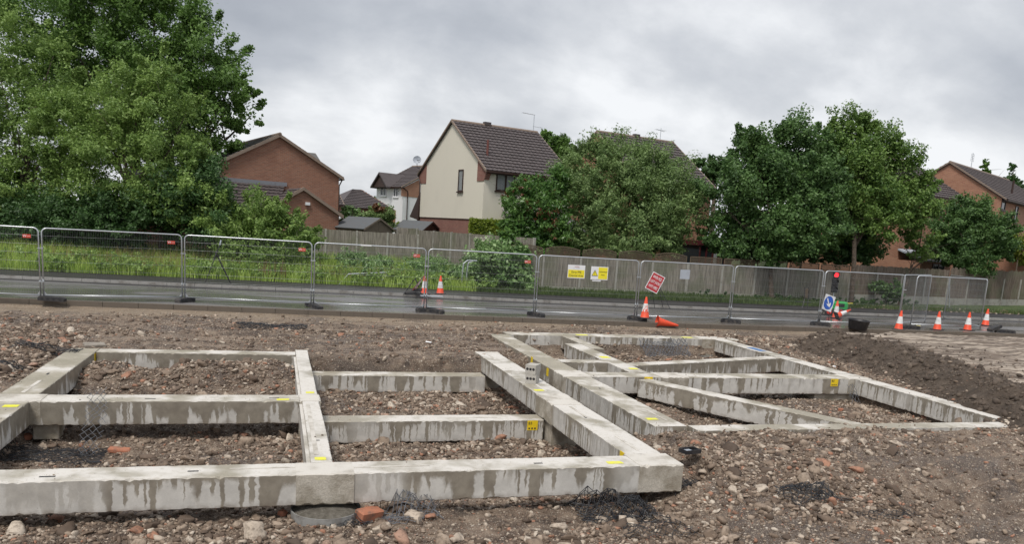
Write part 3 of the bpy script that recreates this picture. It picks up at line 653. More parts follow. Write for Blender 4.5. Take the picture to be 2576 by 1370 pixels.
def skew(label, p0, p1, wd, top, mi_):
    p0 = np.array(p0); p1 = np.array(p1); d = p1-p0; L = np.hypot(*d); c = (p0+p1)/2
    b = roughbar(-L/2, L/2, -wd/2, wd/2, -.38, 0, .006, int(p0[0]*999)); o = b.build('ground_beam', M_conc[mi_], loc=(c[0], c[1], top)); o.rotation_euler[2] = math.atan2(d[1], d[0])
    return tag(o, label, 'concrete beam', 'concrete ground beams')
sk1 = skew('skewed beam with many dark drips cutting across the right cell', (7.80, 15.72), (10.05, 11.60), .36, -.16, 2)
sk2 = skew('skewed wet beam rising to the right behind the long cross beam', (8.10, 17.42), (13.42, 18.98), .36, -.13, 1)

# pile caps, padstones
M_fill = soil_mat('rough concrete fill', (.17, .15, .12), (.27, .245, .20), (.38, .35, .30), 14)
M_coll = worn('pile collar', (.30, .30, .29), .7, amt=.5)
def pilecap(x, y, label, z=-.62, r=.42):
    t = thing('pile_cap', label, 'pile cap', (x, y, z), 0, 'round concrete pile caps')
    MB().lathe([(r*.75, -.5), (r, -.14), (r, 0), (r-.012, .0), (r-.012, -.03), (0.01, -.03)], 30).build('collar', M_coll, t, smooth=False)
    MB().lathe([(r-.03, -.028), (r*.7, .01), (r*.3, .035), (.01, .03)], 22).build('concrete_fill', M_fill, t, smooth=True)
    return t
pilecap(.62, 9.50, 'round pile cap with blue edge below the front beam joint', -.58)
pilecap(.30, 13.6, 'round pile cap under the narrow beam inside the left cell', -.86, .36)
pilecap(4.98, 13.5, 'round pile cap under the stone pier of the near long beam', -1.02, .46)
pilecap(4.75, 18.45, 'round pile cap under the end of the near long beam', -.98, .42)
pilecap(13.0, 22.2, 'small round pile cap at the far right corner', -.6, .3)
def pad(x0, x1, y0, y1, z0, z1, label):
    cx_, cy_ = (x0+x1)/2, (y0+y1)/2
    return tag(MB().box(x0-cx_, x1-cx_, y0-cy_, y1-cy_, 0, z1-z0, .015).build('concrete_pad', M_joint, loc=(cx_, cy_, z0)), label, 'concrete pad', 'concrete pads under the beams')
pad(4.79, 5.29, 13.15, 14.1, -.98, -.515, 'brown stained concrete pad below the joint of the near long beam')
pad(4.79, 5.29, 18.1, 18.8, -.96, -.515, 'brown stained concrete pad at the far end of the near long beam')
pad(.40, .72, 13.40, 13.85, -.96, -.515, 'dark wet pad under the narrow middle beam joint')
pad(-3.56, -3.2, 13.45, 13.85, -.75, -.505, 'timber shuttered pad under the left wide beam joint')
pad(12.4, 13.6, 15.85, 16.3, -.75, -.515, 'pale pad below the right end of the long cross beam')
pad(8.1, 8.9, 15.8, 16.3, -.8, -.515, 'rough pad below the skewed beam end')
M_blk = worn('pale block concrete', (.46, .44, .40), .85, amt=.35, scale=8, dirt=(.25, .22, .18))
# hollow blocks standing on the near beam
def hollow_block(z, label, rz):
    L_, wd, h_ = .30, .22, .19
    t = thing('hollow_block', label, 'concrete block', (5.0, 15.05, z), rz, 'hollow concrete blocks stacked on the beam')
    b = MB(); hw = [(-.075, .028), (0, .028), (.075, .028)]
    # outer shell with a chamfer, holes shown in the left face as dark inset voids
    pr_ = [(-L_/2, 0), (L_/2-.05, 0), (L_/2, .05), (L_/2, h_), (-L_/2, h_)]
    b.prism([(px, -wd/2, pz) for px, pz in pr_], (0, wd, 0)); b.build('block_body', M_blk, t)
    for k, yy in enumerate((-.065, 0, .065)):
        q = MB(); q.tube([(-L_/2-.002, yy, h_*.55), (-L_/2+.004, yy, h_*.55)], .028, 12); q.build('void', M_black, t)
    return t
hollow_block(BT+.002, 'lower of two hollow concrete blocks stacked on the long beam', R_(58)); hollow_block(BT+.194, 'upper of two hollow concrete blocks stacked on the long beam', R_(52))
# slabs and bricks near the left back corner
def lump(name, label, cat, p, dims, rz, m_, tilt=.1, group=None, bev=.012, irregular=0.0):
    b = MB().box(-dims[0]/2, dims[0]/2, -dims[1]/2, dims[1]/2, 0, dims[2], bev)
    if irregular:
        rg = np.random.RandomState(int(abs(p[0]*977+p[1]*131)) % 9999); v = np.array(b.v)
        v += irregular*rg.normal(size=v.shape)*min(dims); b.v = [tuple(q) for q in v]
    o = b.build(name, m_, loc=p); o.rotation_euler = (tilt, tilt*.6, rz); return tag(o, label, cat, group)
M_brk = worn('broken brick', (.42, .17, .10), .9, amt=.5, scale=12); M_slab = worn('paving slab', (.30, .27, .23), .85, amt=.5)
def gp(px, py, z=-.2, dz=0.0):
    p = W(px, py, z)
    for _ in range(4): p = W(px, py, float(H(p[0], p[1])))
    return (p[0], p[1], p[2]+dz)
p = gp(238, 872); lump('paving_slab', 'small square paving slab lying at the far end of the left wide beam', 'paving slab', p, (.42, .34, .06), .3, M_slab, .04)
lump('paving_slab', 'lower paving slab under the small square one behind the left beam', 'paving slab', (p[0]+.02, p[1]+.03, p[2]-.07), (.40, .33, .06), .15, M_slab, .02)
for i, (px, py, dm, rz, lb_) in enumerate([
    (133, 897, (.34, .16, .07), .2, 'flat orange brick left of the wide beam far end'), (925, 1308, (.30, .17, .14), .5, 'large orange broken brick by the pile cap at the bottom'),
    (300, 1138, (.30, .13, .07), -.1, 'long thin red brick piece lying in the left front cell'), (67, 1106, (.13, .1, .09), .6, 'dark red brick piece under the left beam joint'),
    (2120, 1036, (.20, .11, .07), .1, 'orange brick on the rubble heap in the right cell'), (1078, 862, (.17, .06, .03), -.5, 'small white tile piece on the mud behind the centre'),
    (710, 1298, (.10, .09, .07), .9, 'small orange brick chip left of the bottom pile cap'), (2098, 925, (.10, .06, .05), .1, 'pale stone near the spoil bank foot')]):
    lump('broken_brick', lb_, 'brick', gp(px, py, dz=-.01), dm, rz, M_brk if 'white' not in lb_ and 'pale' not in lb_ else M_whitep, .12, 'broken bricks lying about', .015, .05)
# few bigger stones as things
def stone(px, py, s, label, m_=None, seed=0):
    p = gp(px, py); o = rocks('stone', np.array([[0, 0, 0.]]), np.array([s]), 3, m_ or M_rock, seed=seed, flat=(.5, .75)); o.location = p; return tag(o, label, 'stone')
stone(1045, 1312, .13, 'large grey lump of concrete below the front beam near a net', seed=31)
stone(965, 1335, .12, 'angular grey stone at the bottom edge left of centre', seed=32)
stone(1150, 1210+150, .10, 'stone at the very bottom edge below the front beam', seed=33)
stone(1845, 1240, .12, 'biggest pale rock in the rubble right of the front corner', seed=34)
stone(2110, 1140, .09, 'dark stone in the rubble under the buried white beam edge', seed=35)
stone(2365, 975, .20, 'large dark earth clod below the spoil bank', M_clod, 36); stone(2200, 920, .22, 'large dark earth clod at the left toe of the spoil bank', M_clod, 37)
stone(2500, 1038, .16, 'dark earth clod next to the end of the right side beam', M_clod, 38); stone(630, 1355, .16, 'rounded brown stone at the bottom edge left', seed=39)

# ------------------------------------------------------------------ netting
def netting(label, ctr, L, Wd, seed, mt=None, hgt=.12, cell=.045, r=.0032, lift=None, rz=0.0, name='plastic_net', crump=1.0, layers=2):
    rg = np.random.RandomState(seed); nu = int(L/cell); nv = int(Wd/cell)
    u, v = np.meshgrid(np.arange(nu+1), np.arange(nv+1), indexing='ij')
    fx = u*cell-L/2+.25*crump*(fbm(u*.16+seed, v*.16, 3, seed)-.45); fy_ = v*cell-Wd/2+.25*crump*(fbm(u*.16+30, v*.16+seed, 3, seed+3)-.45)
    ca, sa = math.cos(rz), math.sin(rz); X = ctr[0]+fx*ca-fy_*sa; Y = ctr[1]+fx*sa+fy_*ca
    env = np.sin(np.pi*np.clip(u/nu, .03, .97))**.5*np.sin(np.pi*np.clip(v/nv, .03, .97))**.5; segs = []
    for ly in range(layers):
        k_ = (1, .55, .8)[ly % 3]; X = X+.06*ly*(fbm(u*.2, v*.2, 2, seed+ly)-.45); Y = Y+.12*ly*(fbm(u*.2+9, v*.2, 2, seed+ly)-.45)
        Z = H(X, Y)+.03+env*hgt*k_*np.abs(2.6*(fbm(u*.22+seed*3+ly*7, v*.22, 3, seed+7)-.40))
        if lift: Z = Z+lift(u/nu, v/nv)
        P = np.stack([X, Y, Z], -1)+rg.normal(0, cell*.13, X.shape+(3,))
        for a in range(nu):
            for b_ in range(nv):
                if (a+b_) % 2 == 0: segs.append((P[a, b_], P[a+1, b_+1]))
                else: segs.append((P[a+1, b_], P[a, b_+1]))
    segs = [q for q in segs if rg.rand() > .06]
    A = np.array([q[0] for q in segs]); B = np.array([q[1] for q in segs]); T = B-A; T /= np.linalg.norm(T, axis=1)[:, None]+1e-9
    U = np.cross(T, np.array([.3, .2, 1.])); U /= np.linalg.norm(U, axis=1)[:, None]; Vv = np.cross(T, U); vs = []
    for k in range(3):
        c = 2*math.pi*k/3; o = r*(math.cos(c)*U+math.sin(c)*Vv); vs += [A+o, B+o]
    n_ = len(A); V = np.stack(vs, 1).reshape(-1, 3); F = []
    for k in range(3): F.append(np.stack([np.arange(n_)*6+2*k, np.arange(n_)*6+2*k+1, np.arange(n_)*6+(2*k+3) % 6, np.arange(n_)*6+(2*k+2) % 6], -1))
    F = np.concatenate(F); base = np.array([ctr[0], ctr[1], float(H(ctr[0], ctr[1]))])
    o = npmesh(name, V-base, F, mt or M_net, loc=tuple(base)); return tag(o, label, 'netting')
q = gp(1545, 1290); netting('big tangled heap of black plastic net below the right end of the front beam', q, 1.1, .9, 3, hgt=.55, cell=.06, r=.0055, layers=3)
q = gp(1640, 1330); netting('flattened fringe of black net trailing from the big tangled heap', q, .9, .6, 13, hgt=.10, r=.004, layers=1)
q = gp(1720, 1225); netting('black net scrap by the near right corner block', q, .6, .4, 14, hgt=.12, r=.004)
q = gp(2035, 1250); netting('rounded clump of black net in the middle of the right foreground rubble', q, .85, .55, 4, hgt=.26, r=.005, layers=2)
q = gp(2240, 1295); netting('flat half buried net scrap at lower right', q, .9, .3, 5, hgt=.06, r=.004, layers=1)
q = gp(1030, 1300); netting('grey net rising against the front beam near the bottom pile cap', q, .75, .45, 6, hgt=.18, mt=M_netg, r=.0042, lift=lambda u, v: .42*np.clip(v-.3, 0, 1)*(u > .3), rz=.3)
q = gp(880, 1312); netting('small black net clump left of the large orange brick', q, .5, .3, 7, hgt=.10, r=.0045)
q = gp(130, 1150); netting('broad sheet of black net lying in the left front cell', q, 1.5, .9, 8, hgt=.14, r=.0042)
q = gp(20, 1120); netting('twisted net strand draped by the left frame edge', q, .7, .35, 18, hgt=.35, r=.0045, mt=M_netg)
q = gp(262, 1075)
netting('narrow net strip leaning up against the second beam', (q[0], 13.05, 0), .28, .9, 9, hgt=.03, r=.0042, lift=lambda u, v: .78*v, crump=.4, mt=M_netg, layers=1)
q = gp(685, 825); netting('flat black net on the mud near the kerb at centre left', q, 1.9, .8, 10, hgt=.10, r=.007, cell=.07)
q = gp(120, 880); netting('black net clump in the rubble at the upper left', q, 1.2, .5, 11, hgt=.16, r=.006, cell=.06)
q = gp(18, 925); netting('net bundle in the rubble at the far left edge', q, .7, .5, 21, hgt=.2, r=.006, cell=.06)
netting('grey net rolled against the far back beam of the right house', (11.6, 22.0, 0), 1.6, .5, 12, hgt=.30, r=.007, cell=.06, mt=M_netg, lift=lambda u, v: .34*v)
netting('small grey net hanging at the right end of the long cross beam', (13.25, 15.55, 0), .3, .3, 15, hgt=.1, r=.006, mt=M_netg, lift=lambda u, v: .42*v, crump=.3, layers=1)
# small debris: black plastic box right of the corner, wire loop, yellow spacer
p = gp(1735, 1140); t = thing('plastic_tray', 'small grey black plastic tray lying in rubble right of the front corner', 'tray', p, .2)
b = MB(); b.box(-.14, .14, -.09, .09, 0, .012); b.box(-.14, .14, -.09, -.078, .012, .06); b.box(-.14, .14, .078, .09, .012, .06); b.box(-.14, -.128, -.078, .078, .012, .06); b.box(.128, .14, -.078, .078, .012, .06); b.build('tray_body', M_black, t)
MB().box(-.05, .05, -.078, .078, .0125, .03).build('rib', M_grey, t)
p = gp(955, 1285); tag(MB().tube([(0, 0, -.02), (.01, 0, .12), (.03, 0, .19), (.06, 0, .2), (.09, 0, .17), (.10, 0, .05)], .006, 6).build('wire_loop', worn('rusty wire', (.09, .04, .025), .8), loc=p), 'thin rusty wire loop sticking up below the front beam', 'wire')

# ------------------------------------------------------------------ site fence panels (mesh panels in rubber feet)
PB = [(-10.2, 26.9), (-6.60, 26.45), (-2.81, 27.35), (1.16, 26.83), (4.87, 26.70), (8.68, 26.40), (12.42, 26.13), (16.32, 26.25), (20.20, 26.15), (24.05, 26.18)]
PH = 2.12
def fence_panel(label, p0, p1, plate=True, gap=.085, near=True):
    p0 = np.array(p0, float); p1 = np.array(p1, float); d = p1-p0; L = np.hypot(*d)-gap; a = math.atan2(d[1], d[0]); c = p0+d/2
    t = thing('mesh_fence_panel', label, 'fence panel', (c[0], c[1], 0), a, 'mesh fence panels along the road')
    r = .021; R = .14; x0, x1 = -L/2, L/2; zt, zb = PH, .16
    pts = [(x0, 0, .04), (x0, 0, zt-R)]+[(x0+R*(1-math.cos(k*math.pi/12)), 0, zt-R+R*math.sin(k*math.pi/12)) for k in range(1, 7)]
    pts += [(x1-R+R*math.sin(k*math.pi/12), 0, zt-R+R*math.cos(k*math.pi/12)) for k in range(0, 6)]+[(x1, 0, zt-R), (x1, 0, .04)]
    MB().tube(pts, r, 8).tube([(x0+r, 0, zb), (x1-r, 0, zb)], r*.85, 8).build('frame', M_galv, t, smooth=True)
    m_ = MB()
    n_ = int(L/.046); w_ = .0013
    for i in range(1, n_):
        x = x0+L*i/n_; m_.box(x-w_, x+w_, -w_, w_, zb, zt-.005 if min(x-x0, x1-x) > R else zt-R+math.sqrt(max(0, R*R-(R-min(x-x0, x1-x))**2)))
    for z in np.linspace(zb+.24, zt-.22, 7): m_.tube([(x0, .004, z), (x1, .004, z)], .0032, 5, False)
    m_.build('wire_mesh', M_wire, t)
    if plate:
        q = MB().box(x1-.42, x1-.20, -.014, -.008, zt-.30, zt-.20).build('plate', M_redlogo, t)
        text_obj('plate_letter', 'W', .10, M_whitep, q, Matrix.Translation((x1-.365, -.0165, zt-.25)) @ Matrix.Rotation(R_(90), 4, 'X'))
        MB().box(x1-.30, x1-.215, -.0165, -.0142, zt-.258, zt-.243).build('plate_line', worn('pale plate line', (.75, .45, .4), .5), q)
    for x in (x0+.0, x1-.0):
        s = 1 if x < 0 else -1
        MB().prism([(x+s*.02, -.002, zb+.0), (x+s*.02, -.002, zb+.12), (x+s*.11, -.002, zb)], (0, .004, 0)).build('gusset', M_galv, t)
    return t
words = ['first (cut by the left edge)', 'second from the left', 'third from the left', 'fourth from the left, white patch on its top rail', 'fifth from the left, in front of the ivy bush', 'with two white and yellow signs', 'with the blank grey sheet', 'right of the blank grey sheet', 'in front of the traffic light']
pan = []
for i in range(len(PB)-1):
    pan.append(fence_panel('galvanised mesh fence panel, '+words[i], PB[i], PB[i+1], plate=i < 5))
MB().box(-.35, .0, -.023, .023, PH-.022, PH+.024).build('white_patch', M_whitep, pan[3])
p10 = fence_panel('galvanised mesh fence panel standing behind the two rightmost cones', (24.62, 26.25), (28.28, 26.25), False)
p11 = fence_panel('galvanised mesh fence panel set back obliquely behind the rightmost one', (24.15, 26.4), (27.35, 28.3), False)
p12 = fence_panel('galvanised mesh fence return panel seen almost edge on at the right end', (28.32, 26.3), (29.6, 29.6), False)
# couplers and feet
for i, (x, y) in enumerate(PB[1:]):
    a = math.atan2(PB[i+1][1]-PB[i][1], PB[i+1][0]-PB[i][0])
    for z in (.55, 1.52):
        q = MB().box(-.075, .075, -.03, .03, z, z+.03).tube([(0, -.05, z+.015), (0, .05, z+.015)], .012, 6)
        L = np.hypot(PB[i+1][0]-PB[i][0], PB[i+1][1]-PB[i][1]); q.v = [(vx+L/2, vy, vz) for vx, vy, vz in q.v]
        q.build('coupler', M_galv, pan[i])
def foot(label, x, y, rz, tilt=0, z=0.005):
    t = thing('fence_foot', label, 'fence foot', (x, y, z), rz, 'black rubber fence feet'); t.rotation_euler[1] = tilt
    b = MB().prism([(-.36, -.11, 0), (-.36, -.11, .09), (-.31, -.11, .13), (.31, -.11, .13), (.36, -.11, .09), (.36, -.11, 0)], (0, .22, 0)); b.build('foot_block', M_rubber, t)
    q = MB()
    for x_ in (-.24, -.08, .08, .24): q.box(x_-.035, x_+.035, -.113, -.1105, .03, .09)
    for x_ in (-.22, 0, .22): q.tube([(x_, 0, .131), (x_, 0, .134)], .03, 10)
    q.build('foot_recess', M_black, t); return t
fl_ = ['below the first joint, long side on', 'below the second joint', 'below the third joint, tipped', 'below the fourth joint, on a second foot', 'below the fifth joint', 'beside the upright cone on the kerb', 'below the panel joint right of the grey sheet', 'below the joint left of the blue arrow sign']
for i, (rz, tl) in enumerate([(-.15, .03), (1.0, 0), (-1.0, .08), (.1, 0), (-1.15, 0), (-.5, 0), (-.7, 0), (-.45, 0)]):
    x, y = PB[i+1]; foot('black rubber fence foot '+fl_[i], x+.05+(.22 if i == 0 else 0), y-.05, rz, tl)
foot('lower black rubber fence foot beneath another below the fourth joint', PB[4][0]+.28, PB[4][1]-.25, -.9)
foot('black fence foot with a yellow cap between two cones at the right', 24.45, 26.0, -.15)
foot('worn grey rubber foot propped at an angle at the right end of the fence', 28.35, 25.65, .25, -.22, .12)
foot('black rubber foot lying flat under the propped one at the right end', 28.75, 25.5, -.5)
MB().box(.28, .37, -.10, .10, .131, .145).build('yellow_cap', worn('faded yellow cap', (.7, .62, .25), .7), bpy.data.objects['fence_foot.009'])
# signs cable-tied on the fence
def facing(p, q): d = np.array(q)-np.array(p); return math.atan2(d[1], d[0])
def board_sign(name, label, px, py, seg, wd, ht, dy=-.035):
    p0, p1 = np.array(PB[seg]), np.array(PB[seg+1]); n_ = p1-p0; a = math.atan2(n_[1], n_[0])
    d = ray(px, py); nrm = np.array([-n_[1], n_[0]]); k = (nrm@(p0-C0[:2]))/(nrm@d[:2]); p = C0+d*k
    t = thing(name, label, 'sign', (p[0]-dy*math.sin(a)*-1*0, p[1]+dy, p[2]), a, 'notices tied to the fence')
    MB().box(-wd/2, wd/2, -.002, .002, -ht/2, ht/2).build('sign_board', M_whitep, t); return t
RX = Matrix.Rotation(R_(90), 4, 'X')
def T(x, y, z): return Matrix.Translation((x, y, z)) @ RX
s1 = board_sign('notice_board', 'white and yellow notice reading Dirty PPE Disposal Area', 1449, 684, 5, .63, .46)
MB().box(-.295, .295, -.004, -.0022, -.205, .06).build('yellow_field', M_yellow, s1)
text_obj('notice_lettering', 'Dirty PPE', .115, M_text, s1, T(0, -.006, -.02), .36); text_obj('notice_lettering', 'Disposal Area', .115, M_text, s1, T(0, -.006, -.135), .50)
text_obj('company_lettering', 'LOVELL', .06, M_redp, s1, T(.02, -.004, .165), .17); MB().box(-.02, .12, -.004, -.0022, .112, .122).build('company_line', M_grey, s1)
s2 = board_sign('notice_board', 'white notice with a warning triangle and yellow Contaminated Waste panel', 1507, 688, 5, .63, .46)
MB().box(-.04, .295, -.004, -.0022, -.205, .205).build('yellow_field', M_yellow, s2)
text_obj('notice_lettering', 'Contaminated', .07, M_text, s2, T(.128, -.006, .05), .30); text_obj('notice_lettering', 'Waste', .07, M_text, s2, T(.128, -.006, -.055), .13)
def tri(c, s, y): return [(c[0]-s/2, y, c[1]-s*.45), (c[0]+s/2, y, c[1]-s*.45), (c[0], y, c[1]+s*.5)]
q = MB().prism(tri((-.17, -.0), .235, -.004), (0, .0018, 0)).build('warning_triangle', M_black, s2)
MB().prism(tri((-.17, -.004), .18, -.0058), (0, .0015, 0)).build('triangle_field', M_yellow, q)
MB().box(-.178, -.162, -.0075, -.006, -.02, .05).box(-.178, -.162, -.0075, -.006, -.06, -.042).build('exclamation_mark', M_black, q)
s3 = board_sign('paper_notice', 'small blank white paper strip hanging below the warning notice', 1500, 705, 5, .32, .10, -.02)
s4 = board_sign('blank_sheet', 'blank grey blue sheet tied to the fence', 1722, 691, 6, .40, .34)
for ch in s4.children: ch.data.materials[0] = M_grey

# ------------------------------------------------------------------ cones
def make_cone(label, sleeve=True, base=True):
    t = thing('traffic_cone', label, 'traffic cone', (0, 0, 0), 0, 'orange traffic cones')
    if base: MB().box(-.22, .22, -.22, .22, 0, .035, .012).build('base', M_rubber, t)
    pr_ = [(.165, .03), (.150, .05), (.032, .74), (.028, .75), (.001, .75)] if sleeve else [(.19, .0), (.165, .03), (.12, .12), (.03, .74), (.0285, .75), (.024, .74), (.10, .12), (.15, .03), (.175, .0)]
    MB().lathe(pr_, 24).build('cone_body', M_orange, t, smooth=True)
    if sleeve:
        f = lambda z: .150+(.032-.150)*(z-.05)/.69+.003
        MB().lathe([(f(.24), .24), (f(.52), .52)], 24).build('sleeve', M_white, t, smooth=True)
    return t
cones = [((1067, 742), .10, 'orange traffic cone behind a fence post, beside the triangular sign'), ((1107, 742), .10, 'orange traffic cone right of the fence post on the far pavement'),
         ((2102, 803), 0, 'orange traffic cone in front of the green light trolley'), ((2260, 832), 0, 'orange traffic cone right of the black tub'),
         ((2357, 833), 0, 'orange traffic cone in front of the rightmost panel, left of two'), ((2433, 834), 0, 'orange traffic cone in front of the rightmost panel, right of two'),
         ((2478, 822), 0, 'orange traffic cone behind the last fence post')]
c0 = make_cone(cones[0][2])
for i, ((px, py), z, lb_) in enumerate(cones):
    p = W(px, py-2, z)
    if i == 3: p[1] -= 0
    o = c0 if i == 0 else dup(c0, (0, 0, 0), 0, lb_); o.location = (p[0], p[1], z+.005); o.rotation_euler[2] = i*1.3
    o.rotation_euler[0] = [0, 0, .02, -.03, .01, 0, .04][i]
cm = make_cone('orange traffic cone with a torn white sleeve standing on the fence foot'); p = W(1620, 801, .13); cm.location = (p[0], p[1]-.05, .135)
tq = MB()
for k in range(7): pass
vs = []
for k, (a_, z_, r_) in enumerate([(-2.0, .30, .07), (-1.75, .36, .055), (-1.6, .42, .04), (-2.3, .27, .06), (-1.45, .29, .05)]):
    f = lambda z: .150+(.032-.150)*(z-.05)/.69+.0045
    pts = [(f(z_+r_*math.sin(j*math.pi/4))*math.cos(a_+r_*math.cos(j*math.pi/4)/f(z_)), f(z_+r_*math.sin(j*math.pi/4))*math.sin(a_+r_*math.cos(j*math.pi/4)/f(z_)), z_+r_*math.sin(j*math.pi/4)) for j in range(8)]
    tq.poly([tuple(np.array(q)*[1+k*.006, 1+k*.006, 1]) for q in pts])
tq.build('torn_patch', M_orange, cm)
cf = make_cone('striped orange traffic cone toppled onto the green light trolley'); p = W(2106, 800, .2); cf.location = (p[0]-.05, p[1]-.0, .26); cf.scale = (.85, .85, .85); cf.rotation_euler = (R_(8), R_(62), R_(-5))
ca = make_cone('plain orange cone without sleeve lying on its side on the mud', False, False); p = W(1648, 822, -.12); ca.location = (p[0]+.05, p[1], .06); ca.rotation_euler = (0, R_(98), R_(-12)); ca.scale = (1.15, 1.15, 1.05)

# ------------------------------------------------------------------ temporary signs and traffic light
def local_plane(o, *a): return o
p = W(1030, 742, .11); t = thing('road_works_sign', 'triangular red and white warning sign seen almost edge on, on a black stand', 'road sign', (p[0]+.05, p[1], .11), R_(-8))
# sign plane seen nearly edge on, leaning
dz_ = Matrix.Rotation(R_(33), 4, 'Y') @ Matrix.Rotation(R_(79), 4, 'Z')
def trm(s, y0, y1, zc): return MB().prism([(-s/2, y0, zc-s*.43), (s/2, y0, zc-s*.43), (0, y0, zc+s*.43)], (0, y1-y0, 0))
trm(.95, 0, .012, .62).xf(dz_).build('sign_back', M_black, t); trm(.93, -.004, -.001, .62).xf(dz_).build('red_border', M_redlogo, t); trm(.66, -.007, -.005, .60).xf(dz_).build('white_field', M_whitep, t)
MB().tube([(-.3, -.25, 0), (.12, .06, .62)], .014, 6).tube([(.45, -.2, 0), (.14, .06, .66)], .014, 6).tube([(.45, .3, 0), (.16, .1, .66)], .014, 6).tube([(-.25, .3, 0), (.12, .1, .6)], .014, 6).build('stand', M_black, t)
b = MB().box(-.35, .35, -.12, .12, 0, .12, .02); b.xf(Matrix.Translation((.12, -.05, .10)) @ Matrix.Rotation(-.25, 4, 'Y')).build('ballast', M_rubber, t)
MB().box(-.25, .45, -.16, .08, 0, .10, .02).build('ballast', M_rubber, t)
p = W(1087, 747, .11); tag(MB().box(-.45, .45, -.15, .15, 0, .02).build('flat_board', M_grey, loc=(p[0], p[1]+.1, .112)), 'pale flat board lying under the two cones on the far pavement', 'board')
# red "when red light shows" sign: leaning parallelogram
c_ = PD(1648, 712, 32.2); t = thing('wait_here_sign', 'tilted red sign reading When Red Light Shows Wait Here', 'road sign', tuple(c_), R_(-22))
Msh = Matrix.Rotation(R_(24), 4, 'Y') @ Matrix.Rotation(R_(-10), 4, 'X')
MB().box(-.27, .27, -.006, .006, -.37, .37).xf(Msh).build('sign_border', M_whitep, t); MB().box(-.245, .245, -.009, -.0065, -.345, .345).xf(Msh).build('red_face', M_redp, t)
for tx, z_, w_ in (('WHEN RED', .2, .38), ('LIGHT SHOWS', 0, .44), ('WAIT HERE', -.2, .38)): text_obj('sign_lettering', tx, .17, M_whitep, t, Msh @ T(0, -.011, z_), w_)
MB().tube([(.1, .05, .1), (.45, .4, -c_[2]+.13)], .014, 6).tube([(-.1, .05, -.2), (.1, .35, -c_[2]+.13)], .014, 6).tube([(.1, .05, .0), (.72, .1, -c_[2]+.13)], .014, 6).tube([(-.05, .02, -.3), (-.28, -.1, -c_[2]+.13)], .014, 6).build('stand', M_black, t)
# traffic light with green trolley
p = W(2103, 797, 0); t = thing('portable_traffic_light', 'portable traffic light showing red on a green wheeled trolley', 'traffic light', (p[0], p[1]+.35, 0), R_(-20))
zt = PY(2103, 690, p[1]+.35)[2]
def lamp(zc, m_):
    hd = MB().box(-.13, .13, -.10, .10, zc-.16, zc+.16, .03).build('lamp_housing', M_black, t)
    MB().lathe([(.10, 0), (.10, -.02), (.001, -.035)], 20).xf(Matrix.Translation((-.02, -.105, zc)) @ Matrix.Rotation(R_(-90), 4, 'X')).build('lens', m_, hd)
    MB().add([(-.02+.115*math.cos(a), y_, zc+.115*math.sin(a)) for y_ in (-.10, -.22) for a in np.linspace(-.1, math.pi+.1, 12)], [(i, i+1, 13+i, 12+i) for i in range(11)]).build('hood', M_black, hd)
lamp(zt-.04, M_redl); lamp(zt-.36, M_lens); lamp(zt-.68, M_lens)
MB().tube([(0, 0, .25), (0, 0, zt-.8)], .025, 8).build('pole', M_galv, t)
MB().box(-.10, .62, -.28, .28, .28, .66, .06).build('trolley_body', M_green, t); MB().box(.12, .45, -.285, -.2805, .42, .58).build('body_recess', M_black, t)
MB().tube([(.62, 0, .6), (.90, 0, .61)], .014, 6).build('tow_handle', M_yellow, t); MB().box(-.42, .44, -.3, .3, .20, .27, .02).build('chassis', M_black, t)
for x_ in (-.22, .30):
    wl = MB().lathe([(.10, -.04), (.17, -.05), (.19, -.02), (.19, .02), (.17, .05), (.10, .04)], 20).xf(Matrix.Translation((x_, -.33, .19)) @ Matrix.Rotation(R_(90), 4, 'X')).build('wheel', M_rubber, t, smooth=True)
    MB().lathe([(.11, .0), (.10, -.035), (.001, -.03)], 18).xf(Matrix.Translation((x_, -.37, .19)) @ Matrix.Rotation(R_(-90), 4, 'X')).build('rim', M_redwheel, wl)
# blue keep arrow sign
p = PY(2084, 763, 26.45); t = thing('arrow_sign', 'blue round keep right arrow sign on a tilted white board', 'road sign', tuple(p), R_(-10))
Msh = Matrix.Rotation(R_(16), 4, 'Y') @ Matrix.Rotation(R_(-8), 4, 'X')
MB().box(-.215, .215, -.006, .006, -.31, .31).xf(Msh).build('sign_board', M_whitep, t)
MB().prism([(.19*math.cos(a), -.0095, .27*math.sin(a)) for a in np.linspace(0, 2*math.pi, 29)[:-1]], (0, .003, 0)).xf(Msh).build('blue_disc', M_blue, t)
ar = [(-.022, .19), (.022, .19), (.022, -.05), (.085, .0), (.085, -.06), (0, -.19), (-.085, -.06), (-.085, .0), (-.022, -.05)]
MB().prism([(x_, -.0125, z_) for x_, z_ in ar], (0, .0025, 0)).xf(Msh @ Matrix.Rotation(R_(-32), 4, 'Y')).build('white_arrow', M_whitep, t)
MB().tube([(.1, .02, -.2), (.25, .3, -p[2]+.02)], .012, 6).tube([(-.1, .02, -.2), (-.2, .3, -p[2]+.02)], .012, 6).build('stand', M_black, t)
# black tub
p = W(2169, 834, -.02); t = thing('black_tub', 'round black rubber tub standing at the kerb', 'tub', (p[0], p[1]+.28, .012), 0); t.rotation_euler = (R_(4), R_(3), 0)
MB().lathe([(.001, .0), (.31, .0), (.335, .03), (.385, .34), (.40, .36), (.385, .365), (.37, .35), (.32, .05), (.001, .03)], 32).build('tub_body', M_black, t, smooth=True)
MB().tube([(.385*math.cos(a)-0, .385*math.sin(a), .355) for a in np.linspace(0, 2*math.pi, 33)], .012, 6, False).build('rim', M_black, t, smooth=True)
